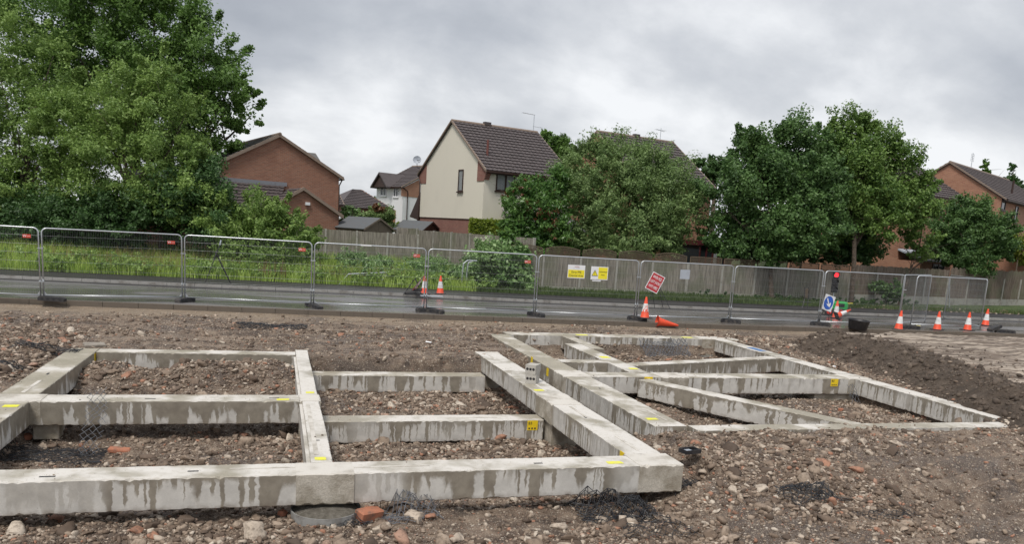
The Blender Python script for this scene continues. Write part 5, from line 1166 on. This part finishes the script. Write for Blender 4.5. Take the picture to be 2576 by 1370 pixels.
# sheds
def shed(label, K, L, Wd_, ze_, zr_, rot, z0=.4, mw=M_shed):
    t = thing('garden_shed', label, 'shed', (K[0], K[1], 0), rot)
    q = MB(); n_ = 12
    pr_ = [(0, z0), (Wd_, z0), (Wd_, ze_), (Wd_/2, zr_-.05), (0, ze_)]
    q.prism([(0, y_, z_) for y_, z_ in pr_], (-L, 0, 0)); q.v = [(x_, y_, z_) for x_, y_, z_ in q.v]; q.build('shed_wall', mw, t)
    l = MB()
    for k in range(int((zr_-z0)/.14)):
        z_ = z0+k*.14; hw2 = Wd_/2 if z_ < ze_ else Wd_/2*(zr_-.1-z_)/(zr_-ze_)
        if hw2 > .05: l.box(.002, .014, Wd_/2-hw2+.01, Wd_/2+hw2-.01, z_, z_+.128)
    l.box(.015, .03, Wd_/2-.03, Wd_/2+.03, z0, zr_-.12); l.build('cladding', mw, t)
    s_ = (zr_-ze_)/(Wd_/2); e = .18; q = MB()
    q.prism([(.12, -e, ze_-e*s_), (.12, Wd_/2, zr_), (.12, Wd_/2, zr_+.04), (.12, -e, ze_-e*s_+.04)], (-L-.24, 0, 0)); q.prism([(.12, Wd_+e, ze_-e*s_), (.12, Wd_/2, zr_), (.12, Wd_/2, zr_+.04), (.12, Wd_+e, ze_-e*s_+.04)], (-L-.24, 0, 0)); rf = q.build('shed_roof', M_felt, t)
    MB().prism([(.125, -e, ze_-e*s_-.07), (.125, Wd_/2, zr_-.08), (.125, Wd_/2, zr_+.03), (.125, -e, ze_-e*s_+.03)], (.02, 0, 0)).prism([(.125, Wd_+e, ze_-e*s_-.07), (.125, Wd_/2, zr_-.08), (.125, Wd_/2, zr_+.03), (.125, Wd_+e, ze_-e*s_+.03)], (.02, 0, 0)).build('barge_board', mw, rf)
    return t
Ka = PD(917, 592, 45.2); shed('grey timber garden shed with felt roof, left of two', (Ka[0], Ka[1]), 2.4, 2.2, 2.55, 3.12, R_(-52))
Kb2 = PD(1062, 592, 48.6); shed('dark timber garden shed with felt roof, right of two', (Kb2[0], Kb2[1]), 2.2, 1.7, 2.62, 3.12, R_(-50), mw=M_brown)
# far street lamp
p = PD(2283, 450, 90); p2 = PD(2288, 368, 90); p3 = PD(2300, 371, 90)
tl = thing('street_lamp', 'distant street lamp above the right maple', 'street lamp', (p[0], p[1], 1.0)); 
MB().tube([(0, 0, 0), tuple(p2-[p[0], p[1], 1.0])], .07, 6).build('lamp_post', M_grey, tl); MB().tube([tuple(p2-[p[0], p[1], 1.0]), tuple(p3-[p[0], p[1], 1.0])], .06, 6).build('lamp_arm', M_grey, tl)

# ------------------------------------------------------------------ foliage
def leafmesh(name, lobes, n, size, mt, parent, seed, asp=.55, upb=.6, clump=.30, per=140, droop=0.0, fill=.12, loc=(0, 0, 0), minz=None, twig=0.0, gaps=.25, spray=.6):
    rg = np.random.RandomState(seed); C = np.array([l[0] for l in lobes], float); Rr = np.array([l[1] for l in lobes], float)
    vol = (Rr[:, 0]*Rr[:, 1]+Rr[:, 0]*Rr[:, 2]+Rr[:, 1]*Rr[:, 2]); pr_ = vol/vol.sum(); ncl = max(8, n//per); li = rg.choice(len(lobes), ncl, p=pr_)
    d = rg.normal(size=(ncl, 3)); d /= np.linalg.norm(d, axis=1)[:, None]; rr = rg.uniform(.50, 1.0, ncl)**.6
    rr = rr*(1+twig*np.maximum(0, rg.normal(0, .10, ncl)))
    cc_ = C[li]+d*Rr[li]*rr[:, None]
    g_ = fbm(cc_[:, 0]*.8+cc_[:, 2]*.35, cc_[:, 2]*.95-cc_[:, 1]*.5, 3, seed+5); ok = g_ > np.quantile(g_, gaps); cc_, li, d = cc_[ok], li[ok], d[ok]; ncl = len(cc_)
    cr_ = Rr[li].mean(1)*clump*rg.uniform(.35, 1.45, ncl); cr_ = np.minimum(cr_, .85)
    k = rg.randint(0, ncl, n); dd = rg.normal(size=(n, 3)); dd /= np.linalg.norm(dd, axis=1)[:, None]
    P = cc_[k]+dd*(cr_[k]*rg.uniform(.15, 1, n)**.45)[:, None]*np.array([1.05, 1.05, .75])*(1-.35*spray)+(d[k]+np.array([0, 0, .35]))*(cr_[k]*rg.uniform(-1.0, 1.6, n)*spray)[:, None]
    nf = int(n*fill)
    if nf:
        kk = rg.choice(len(lobes), nf, p=pr_); d2 = rg.normal(size=(nf, 3)); d2 /= np.linalg.norm(d2, axis=1)[:, None]; P[:nf] = C[kk]+d2*Rr[kk]*(rg.uniform(0, .85, nf)**.5)[:, None]
    out = dd*.35+d[k]*.35+np.array([0, 0, upb])+rg.normal(0, .75, (n, 3)); out /= np.linalg.norm(out, axis=1)[:, None]
    a = rg.normal(size=(n, 3)); a[:, 2] -= droop; a -= out*(a*out).sum(1)[:, None]; a /= np.linalg.norm(a, axis=1)[:, None]+1e-9; b_ = np.cross(out, a)
    s = size*rg.uniform(.6, 1.35, n); s[:nf] *= 1.25; s = s[:, None]
    if minz is not None: P[:, 2] = np.maximum(P[:, 2], minz+rg.uniform(0, .3, n))
    V = np.stack([P+a*s, P+b_*s*asp+out*s*.15, P-a*s*.8, P-b_*s*asp+out*s*.15], 1).reshape(-1, 3)-np.array(loc)
    return npmesh(name, V, np.arange(4*n).reshape(n, 4), mt, parent)
def lobe(px, py, rpx, D, ry=None, dr=None):
    """crown lobe from its place and radius in the picture and its depth"""
    c = PD(px, py, D); k = D/F_; return (tuple(c), (rpx*k, (dr or rpx)*k, (ry or rpx)*k))
def tree(name, label, base, lobes, n, size, mt, seed, trunk_r=.16, trunk_top=None, limbs=6, group=None, cat='tree', extra=(), **kw):
    loc = np.array([base[0], base[1], base[2]]); t = thing(name, label, cat, tuple(loc), 0, group)
    leafmesh('crown', lobes, n, size, mt, t, seed, loc=loc, **kw)
    for e in extra: leafmesh(e[0], e[1], e[2], e[3], e[4], t, seed+50, loc=loc, **(e[5] if len(e) > 5 else {}))
    rg = np.random.RandomState(seed); C = np.array([l[0] for l in lobes])-loc
    tt = np.array(trunk_top)-loc if trunk_top is not None else np.array([C[:, 0].mean()*.3, C[:, 1].mean()*.3, C[:, 2].min()*.8+.3]); b = MB(); m_ = tt*.5+rg.normal(0, .05, 3)
    b.tube([(0, 0, -.3), (0, 0, .1), tuple(m_), tuple(tt)], [trunk_r*1.3, trunk_r, trunk_r*.85, trunk_r*.7], 10)
    tr_ = b.build('trunk', M_bark, t, smooth=True)
    for k in range(limbs):
        c = C[k % len(C)]+rg.normal(0, .3, 3); mid = tt+(c-tt)*.5+np.array([0, 0, -.15])+rg.normal(0, .25, 3); st = m_+(tt-m_)*rg.uniform(.3, 1)
        b = MB().tube([tuple(st), tuple(mid), tuple(c)], [trunk_r*.5, trunk_r*.3, trunk_r*.08], 7)
        for j in range(4):
            q0 = mid+(c-mid)*rg.uniform(0, .8); q1 = q0+rg.normal(0, .8, 3)+np.array([0, 0, .4]); b.tube([tuple(q0), tuple((q0+q1)/2+rg.normal(0, .1, 3)), tuple(q1)], [trunk_r*.15, trunk_r*.1, trunk_r*.03], 5)
        b.build('limb', M_bark, tr_, smooth=True)
    return t
def gb(px, py, D):       # ground point below a picture point at depth D
    p = PD(px, py, D); return (p[0], p[1], float(H(p[0], p[1])))
# left wood
tree('sycamore_tree', 'large dark sycamore tree towering at the left, behind the finer leaved trees', gb(360, 600, 47),
     [lobe(180, 60, 190, 48), lobe(380, 70, 130, 47), lobe(480, 170, 120, 46), lobe(560, 250, 90, 46, 80), lobe(590, 200, 50, 46), lobe(620, 290, 45, 46, 40), lobe(300, 230, 200, 49, 130), lobe(540, 350, 70, 47), lobe(520, 100, 70, 46), lobe(60, 60, 160, 48), lobe(440, 420, 110, 48), lobe(560, 440, 55, 47), lobe(390, -10, 70, 47), lobe(200, -60, 160, 48), lobe(550, 530, 70, 47), lobe(500, 300, 80, 46)],
     200000, .092, L_syc, 1, .35, limbs=14, asp=.62, clump=.26, per=200, twig=3, fill=.06, gaps=.30)
tree('willow_tree', 'broad finer leaved green tree at the far left edge', gb(60, 640, 41),
     [lobe(60, 200, 120, 41), lobe(130, 110, 80, 41, 60), lobe(30, 330, 150, 41), lobe(150, 260, 80, 40), lobe(-40, 120, 120, 41), lobe(90, 460, 130, 40), lobe(170, 400, 80, 40), lobe(10, 540, 110, 40), lobe(-60, 420, 140, 41)],
     85000, .082, L_wil, 2, .2, limbs=8, asp=.42, clump=.22, per=200, twig=1.5, fill=.10, gaps=.36)
tree('willow_tree', 'rounded light green tree in the middle of the left wood', gb(330, 640, 39),
     [lobe(330, 270, 120, 39, 100), lobe(400, 190, 60, 39), lobe(230, 330, 110, 39), lobe(440, 320, 90, 39), lobe(340, 420, 150, 38.5, 100), lobe(480, 430, 80, 38.5), lobe(180, 460, 90, 38.5), lobe(270, 220, 60, 39), lobe(490, 260, 40, 39), lobe(150, 330, 60, 39)],
     100000, .080, L_wil, 3, .2, limbs=9, asp=.42, clump=.21, per=200, twig=1.5, fill=.08, gaps=.36)
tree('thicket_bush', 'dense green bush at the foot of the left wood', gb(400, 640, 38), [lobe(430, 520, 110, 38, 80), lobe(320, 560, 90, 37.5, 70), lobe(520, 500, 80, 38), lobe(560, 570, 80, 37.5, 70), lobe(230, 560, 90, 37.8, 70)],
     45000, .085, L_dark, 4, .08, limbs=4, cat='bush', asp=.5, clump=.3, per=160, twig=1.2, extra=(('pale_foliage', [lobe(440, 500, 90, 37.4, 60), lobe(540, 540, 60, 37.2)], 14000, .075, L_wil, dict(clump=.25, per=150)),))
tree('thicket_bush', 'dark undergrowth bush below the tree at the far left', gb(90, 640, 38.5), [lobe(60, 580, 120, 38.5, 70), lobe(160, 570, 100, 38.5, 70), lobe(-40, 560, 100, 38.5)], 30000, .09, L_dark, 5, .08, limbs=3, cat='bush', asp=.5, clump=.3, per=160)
tree('willow_bush', 'light green bush in front of the brick extension', gb(690, 660, 38), [lobe(640, 570, 80, 38, 70), lobe(720, 590, 70, 38, 55), lobe(660, 640, 90, 37, 50), lobe(740, 640, 50, 37, 45), lobe(600, 620, 70, 37.5), lobe(700, 540, 40, 38)],
     42000, .085, L_wil, 6, .07, limbs=5, cat='bush', asp=.42, clump=.28, per=150, twig=1.8)
# garden shrubs between
tree('garden_bush', 'pale green bush left of the reddish bush behind the sheds', gb(880, 560, 50), [lobe(880, 545, 22, 50), lobe(870, 530, 14, 50), lobe(905, 550, 18, 50)], 5000, .08, L_ivy, 7, .05, limbs=2, cat='bush', fill=.2, per=60)
tree('garden_bush', 'reddish tinted bush between the two garden sheds', gb(955, 560, 50), [lobe(955, 545, 38, 50, 26), lobe(935, 560, 25, 50), lobe(975, 565, 22, 50)], 9000, .08, L_oliv, 8, .05, limbs=3, cat='bush', fill=.2, per=80, extra=(('red_tips', [lobe(955, 528, 26, 49.6, 10)], 900, .08, L_red),))
# hedges
def hedge(label, K, rot, L, Wd_, z0, z1, n, seed):
    t = thing('clipped_hedge', label, 'hedge', (K[0], K[1], z0), rot); rg = np.random.RandomState(seed)
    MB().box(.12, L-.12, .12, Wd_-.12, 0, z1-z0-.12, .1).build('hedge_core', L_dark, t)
    face = rg.randint(0, 4, n); u, v = rg.rand(n), rg.rand(n); P = np.zeros((n, 3)); h_ = z1-z0
    P[face < 2] = np.stack([u*L, u*0+.04, v*h_], -1)[face < 2]; P[face == 2] = np.stack([u*L, v*Wd_, u*0+h_-.05], -1)[face == 2]; P[face == 3] = np.stack([u*0+.04, v*Wd_, u*h_], -1)[face == 3]
    P += rg.normal(0, .05, (n, 3)); s = .07*rg.uniform(.6, 1.3, (n, 1)); a = rg.normal(size=(n, 3))+[0, -.3, .8]; a /= np.linalg.norm(a, axis=1)[:, None]; b_ = np.cross(a, rg.normal(size=(n, 3))); b_ /= np.linalg.norm(b_, axis=1)[:, None]
    V = np.stack([P+a*s, P+b_*s*.4, P-a*s, P-b_*s*.4], 1).reshape(-1, 3); npmesh('hedge_foliage', V, np.arange(4*n).reshape(n, 4), L_hedge, t); return t
Kh = PD(1182, 590, 44.6); hedge('clipped yellow green hedge in front of the cream house base', Kh, R_(-14), 5.0, 1.4, .6, 3.40, 26000, 1)
Kh = PD(1012, 560, 55); hedge('bright green clipped hedge between the sheds and the cream house', Kh, R_(15), 1.4, 1.2, .6, 2.95, 6000, 2)
# centre shrubs
tree('photinia_shrub', 'glossy leaved shrub with red young leaves left of the olive shrub', gb(1330, 660, 40.95), [lobe(1340, 480, 50, 41.48, 34), lobe(1285, 500, 22, 40.95), lobe(1300, 545, 42, 40.74), lobe(1370, 540, 60, 40.95), lobe(1400, 600, 50, 40.95), lobe(1330, 600, 35, 40.74), lobe(1300, 640, 35, 40.43), lobe(1415, 450, 30, 41.48), lobe(1285, 590, 26, 40.11), lobe(1360, 640, 40, 40.53)],
     30000, .105, L_pho, 10, .08, limbs=6, cat='shrub', asp=.36, droop=1.0, clump=.35, per=70, fill=.15, extra=(('red_foliage', [lobe(1340, 480, 52, 41.27, 36), lobe(1285, 500, 24, 40.84), lobe(1370, 540, 62, 40.74), lobe(1400, 600, 50, 40.74)], 1300, .075, L_red, dict(clump=.14, per=10, fill=0)),))
tree('olive_shrub', 'large feathery olive green shrub in the centre overhanging the fence', gb(1570, 650, 43.05), [lobe(1500, 450, 90, 43.05), lobe(1580, 430, 80, 43.05), lobe(1660, 480, 90, 43.05), lobe(1480, 540, 110, 42.52), lobe(1600, 560, 110, 42.31), lobe(1700, 540, 75, 42.52), lobe(1430, 460, 40, 43.05), lobe(1560, 620, 80, 41.48, 40), lobe(1480, 610, 60, 41.48, 40), lobe(1510, 385, 35, 43.05), lobe(1660, 600, 70, 41.79, 45)],
     110000, .085, L_oliv, 11, .15, limbs=8, cat='shrub', asp=.36, clump=.24, per=170, twig=2.2, fill=.15, extra=(('thin_shoots', [lobe(1490, 355, 22, 43.05, 30), lobe(1540, 350, 22, 43.05, 22), lobe(1620, 385, 30, 43.05, 18), lobe(1555, 370, 50, 43.05, 25), lobe(1430, 420, 25, 43.05)], 1300, .07, L_oliv, dict(clump=.5, per=14, fill=0)),))
tree('ivy_bush', 'pale glossy ivy covered bush behind the fifth fence panel', gb(1255, 735, 37.59), [lobe(1225, 665, 52, 37.80, 50), lobe(1285, 680, 60, 37.80, 50), lobe(1200, 700, 42, 37.59, 35), lobe(1310, 640, 28, 38.33), lobe(1240, 630, 30, 38.33, 26), lobe(1310, 715, 40, 37.38, 25)],
     20000, .085, L_ivy, 12, .06, limbs=4, cat='bush', asp=.7, clump=.35, per=70, fill=.25, extra=(('white_blossom', [lobe(1210, 612, 18, 38.33, 12), lobe(1235, 610, 22, 38.33, 12)], 500, .05, L_blos, dict(fill=0, per=12)),))
# maples on the right
tree('maple_tree', 'dense dark green maple with its trunk by the far pavement, left of two', gb(1940, 758, 41.28), [lobe(1930, 360, 60, 42.55), lobe(1880, 420, 70, 42.55), lobe(1990, 400, 80, 42.55), lobe(1830, 500, 70, 41.97), lobe(1920, 500, 100, 41.74), lobe(2020, 490, 90, 41.97), lobe(1810, 580, 55, 41.97, 45), lobe(1900, 590, 80, 41.17, 50), lobe(2000, 590, 90, 41.40, 55), lobe(1870, 350, 30, 42.55), lobe(2060, 420, 50, 42.55), lobe(1950, 640, 40, 40.7, 25), lobe(2060, 350, 35, 42), lobe(2075, 480, 60, 42), lobe(2070, 570, 60, 41.5), lobe(1840, 620, 45, 41.5, 28)],
     150000, .076, L_map, 13, .13, trunk_top=PD(1942, 600, 41.28), limbs=10, asp=.68, clump=.27, per=150, twig=1.2, fill=.06, gaps=.30)
tree('maple_tree', 'taller yellowish green maple with pale trunk, right of two', gb(2142, 755, 42.72), [lobe(2140, 340, 55, 44.03), lobe(2190, 390, 70, 44.03), lobe(2110, 420, 70, 44.03), lobe(2240, 450, 70, 43.67), lobe(2160, 480, 90, 43.43), lobe(2280, 520, 65, 43.43, 55), lobe(2210, 560, 80, 43.08, 50), lobe(2320, 470, 42, 43.55, 26), lobe(2250, 390, 30, 44.03), lobe(2120, 560, 50, 43.43), lobe(2090, 330, 22, 44.03), lobe(2170, 310, 20, 44.03)],
     115000, .074, L_may, 14, .14, trunk_top=PD(2150, 560, 42.72), limbs=12, asp=.68, clump=.30, per=130, twig=1.2, fill=.05, gaps=.35)
tree('small_maple', 'small rounded green tree in front of the right brick house', gb(2415, 765, 47.62), [lobe(2440, 540, 50, 48.26, 40), lobe(2400, 590, 60, 48.26), lobe(2470, 600, 65, 48.26, 60), lobe(2510, 570, 35, 48.26), lobe(2380, 630, 50, 48.26, 30), lobe(2440, 650, 60, 47.62, 35), lobe(2520, 630, 30, 48.26)],
     60000, .078, L_map, 15, .10, trunk_top=PD(2425, 640, 47.62), limbs=7, asp=.6, clump=.3, per=140, twig=1.5)
tree('leaning_sapling', 'thin leaning tree between the maples and the small round tree', gb(2262, 762, 44.04), [lobe(2320, 640, 30, 44.29, 16), lobe(2290, 600, 25, 44.29), lobe(2350, 600, 22, 44.77)], 2500, .09, L_may, 16, .07, trunk_top=PD(2290, 680, 44.04), limbs=5, per=40)
tree('yellow_bush', 'bright yellow green bush at the right edge', gb(2560, 640, 52.00), [lobe(2560, 610, 30, 52.00), lobe(2580, 640, 30, 52.00)], 5000, .09, leaf('yellow leaf', (.12, .17, .02), (.2, .26, .03), (.3, .36, .06)), 17, .05, limbs=2, cat='bush')
tree('roadside_sapling', 'low leafy shoots at the base of the fence between trunks', gb(2230, 752, 42.83), [lobe(2240, 740, 28, 42.83, 18), lobe(2205, 725, 22, 43.08, 14), lobe(2260, 720, 14, 43.08)], 2600, .085, L_map, 18, .02, limbs=3, cat='bush', per=40)
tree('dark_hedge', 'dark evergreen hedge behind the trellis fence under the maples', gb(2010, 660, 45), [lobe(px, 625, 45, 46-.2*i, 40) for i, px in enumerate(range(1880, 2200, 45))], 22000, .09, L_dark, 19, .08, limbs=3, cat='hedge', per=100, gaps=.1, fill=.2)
# background trees over the roofs
tree('background_tree', 'light green tree rising behind the cream house roof', gb(1380, 500, 65.10), [lobe(1385, 385, 42, 65.10), lobe(1350, 360, 20, 65.10), lobe(1430, 395, 35, 65.10)], 14000, .15, L_syc, 20, .2, per=120, twig=1)
tree('background_tree', 'dark tree behind the second roof beside the left maple', gb(1800, 500, 62), [lobe(1790, 430, 30, 62), lobe(1760, 410, 16, 62), lobe(1830, 430, 30, 62)], 9000, .14, L_dark, 21, .2, per=100)
for k, (px, py, r_, lb_) in enumerate([(2478, 440, 34, 'dark conifer right of the aerial on the brick house'), (2545, 450, 46, 'dark conifer at the top right edge')]):
    tree('conifer_tree', lb_, gb(px, 520, 85), [lobe(px, py+i*16, r_*(.35+.22*i), 85, 12) for i in range(4)]+[lobe(px, py-25, 9, 85, 16)], 9000, .16, L_syc if k == 0 else L_dark, 22+k, .2, per=70, clump=.3, droop=.5)
# distant tree line closes the gaps between the houses
def treeline(label, a, b_, D, r, n, seed):
    ls = [lobe(px, 520+.02*px+random.uniform(-8, 8), r, D, r*.8) for px in np.arange(a, b_, r*1.2)]
    c = gb((a+b_)/2, 560, D); t = tag(leafmesh('tree_belt', ls, n, .5, L_dark, None, seed, loc=c), label, 'trees', kind='stuff'); t.location = c
treeline('far belt of trees glimpsed between the houses', -200, 2800, 120, 34, 30000, 40)

# ------------------------------------------------------------------ verge vegetation
def blades(name, label, x, y, hgt, wd, mt, seed, bend=.35, tuft=.0):
    rg = np.random.RandomState(seed); n = len(x); z = H(x, y); a = rg.uniform(0, 2*np.pi, n); h_ = hgt*rg.uniform(.5, 1.2, n); dx, dy = np.cos(a), np.sin(a); bd = h_*bend*rg.uniform(.2, 1.4, n); w_ = wd*rg.uniform(.6, 1.4, n)
    b2 = rg.uniform(0, 2*np.pi, n); bx_, by_ = np.cos(b2), np.sin(b2); B = np.stack([x, y, z], -1); Wv = np.stack([dx, dy, 0*dx], -1)*w_[:, None]; m_ = B+np.stack([bx_*bd*.3, by_*bd*.3, h_*.6], -1); t_ = B+np.stack([bx_*bd, by_*bd, h_], -1)
    V = np.stack([B-Wv, B+Wv, m_+Wv*.7, m_-Wv*.7, t_], 1).reshape(-1, 3); i = np.arange(n)[:, None]*5
    F = np.concatenate([i+[0, 1, 2], i+[0, 2, 3], i+[3, 2, 4]], 0)
    return tag(npmesh(name, V, F, mt, k=3), label, 'grass', kind='stuff')
def strewn(n, x0, x1, y0f, y1f, seed, fn=None):
    rg = np.random.RandomState(seed); x = rg.uniform(x0, x1, n); u = rg.rand(n); a, b_ = y0f(x), y1f(x); y = a+(b_-a)*u
    if fn is not None: k = rg.rand(n) < fn(x, y); x, y = x[k], y[k]
    return x, y
f0 = lambda x: itp(FOOTF, x)+.04; f1 = lambda x: itp(FENCEY, x)-.1
x, y = strewn(60000, -13, 8.6, f0, lambda x: itp(FOOTF, x)+7.5, 1, lambda x, y: .35+.65*fbm(x, y, 2, 70))
blades('grass', 'long green grass on the bank beyond the road at left', x, y, .42+.45*fbm(x*.5, y*.5, 3, 71)*ss(y, itp(FOOTF, x), itp(FOOTF, x)+1.5), .012, L_grass, 1)
x, y = strewn(9000, -13, 8.6, lambda x: f0(x)+.5, lambda x: itp(FOOTF, x)+5, 2, lambda x, y: ss(fbm(x*.6, y*.6, 3, 72), .42, .58))
blades('dry_grass', 'straw coloured seeding grass mixed into the bank', x, y, .75, .010, L_dry, 2, .25)
x, y = strewn(3500, -13, 2, lambda x: f0(x)+.6, lambda x: itp(FOOTF, x)+2.6, 3, lambda x, y: ss(fbm(x*.5, y*.5, 2, 73), .5, .6))
blades('dock_stems', 'rusty brown dock stems in the long grass', x, y, .95, .020, L_dock, 3, .12)
x, y = strewn(50000, 8.4, 45, f0, f1, 4, lambda x, y: (.4+.6*fbm(x, y, 2, 74))*np.where(x > 27, 1-ss(y, 34, 35), 1))
blades('grass', 'short green grass strip under the garden fence', x, y, .20+.12*fbm(x*.7, y*.7, 2, 75), .012, L_grd, 4)
# broad leaved weeds
rg = np.random.RandomState(9); x, y = strewn(420, -13, 9.5, lambda x: f0(x)+.25, lambda x: itp(FOOTF, x)+3.2, 5)
lb = [((a_, c_, float(H(a_, c_))+.28+.12*rg.rand()), (.28, .28, .20)) for a_, c_ in zip(x, y)]
tag(leafmesh('weeds', lb, 26000, .075, L_weed, None, 61, asp=.5, per=14, clump=.6, fill=0), 'broad leaved weeds and brambles on the bank', 'weeds', kind='stuff')
x, y = strewn(160, 3.0, 9.8, lambda x: itp(FOOTF, x)+1.2, lambda x: itp(FOOTF, x)+6.2, 6)
lb = [((a_, c_, float(H(a_, c_))+.45+.2*rg.rand()), (.4, .4, .32)) for a_, c_ in zip(x, y)]
tag(leafmesh('nettle_patch', lb, 16000, .07, L_ivy, None, 62, asp=.4, per=40, clump=.5, fill=.05), 'nettles and tall weeds in front of the grey board fence', 'weeds', kind='stuff')
x, y = strewn(120, 20, 34, lambda x: itp(FOOTF, x)+.8, lambda x: itp(FENCEY, x)-.2, 7)
lb = [((a_, c_, float(H(a_, c_))+.15), (.3, .25, .18)) for a_, c_ in zip(x, y)]
tag(leafmesh('ground_ivy', lb, 7000, .06, L_dark, None, 63, asp=.5, per=30, fill=0), 'dark low plants along the foot of the right fence', 'weeds', kind='stuff')
# soil strip where the right pavement is dug up
x, y = scatter(2500, 26, 44, 32.8, 35.5, 91, lambda x, y: .5+0*x); rb = rocks('rubble', np.stack([x, y, H(x, y)+.0], -1), np.random.RandomState(3).uniform(.03, .09, len(x)), 1, M_rock, seed=9); tag(rb, 'loose stones along the far verge at the right', 'rubble', kind='stuff')

# grit and mud crumbs lying on the beams
rg = np.random.RandomState(77); pts = []
for o in [q for q in bpy.data.objects if q.parent is None and q.name.split('.')[0] in ('ground_beam', 'concrete_joint') and abs(q.rotation_euler[2]) < .01]:
    xs = [c[0] for c in o.bound_box]; ys = [c[1] for c in o.bound_box]; x0_, x1_, y0_, y1_ = min(xs), max(xs), min(ys), max(ys); ar_ = (x1_-x0_)*(y1_-y0_); n_ = int(ar_*38)
    px_ = rg.uniform(x0_+.02, x1_-.02, n_); py_ = rg.uniform(y0_+.02, y1_-.02, n_); k = fbm((px_+o.location.x)*1.2, (py_+o.location.y)*1.2, 2, 88) > .47
    pts.append(np.stack([px_[k]+o.location.x, py_[k]+o.location.y, np.full(k.sum(), o.location.z+.004)], -1))
P_g = np.concatenate(pts); tag(rocks('grit', P_g, np.clip(.003+.003*rg.pareto(2.2, len(P_g)), .003, .016), 1, M_rock, seed=8), 'small stones and mud crumbs scattered on top of the beams', 'grit', kind='stuff')
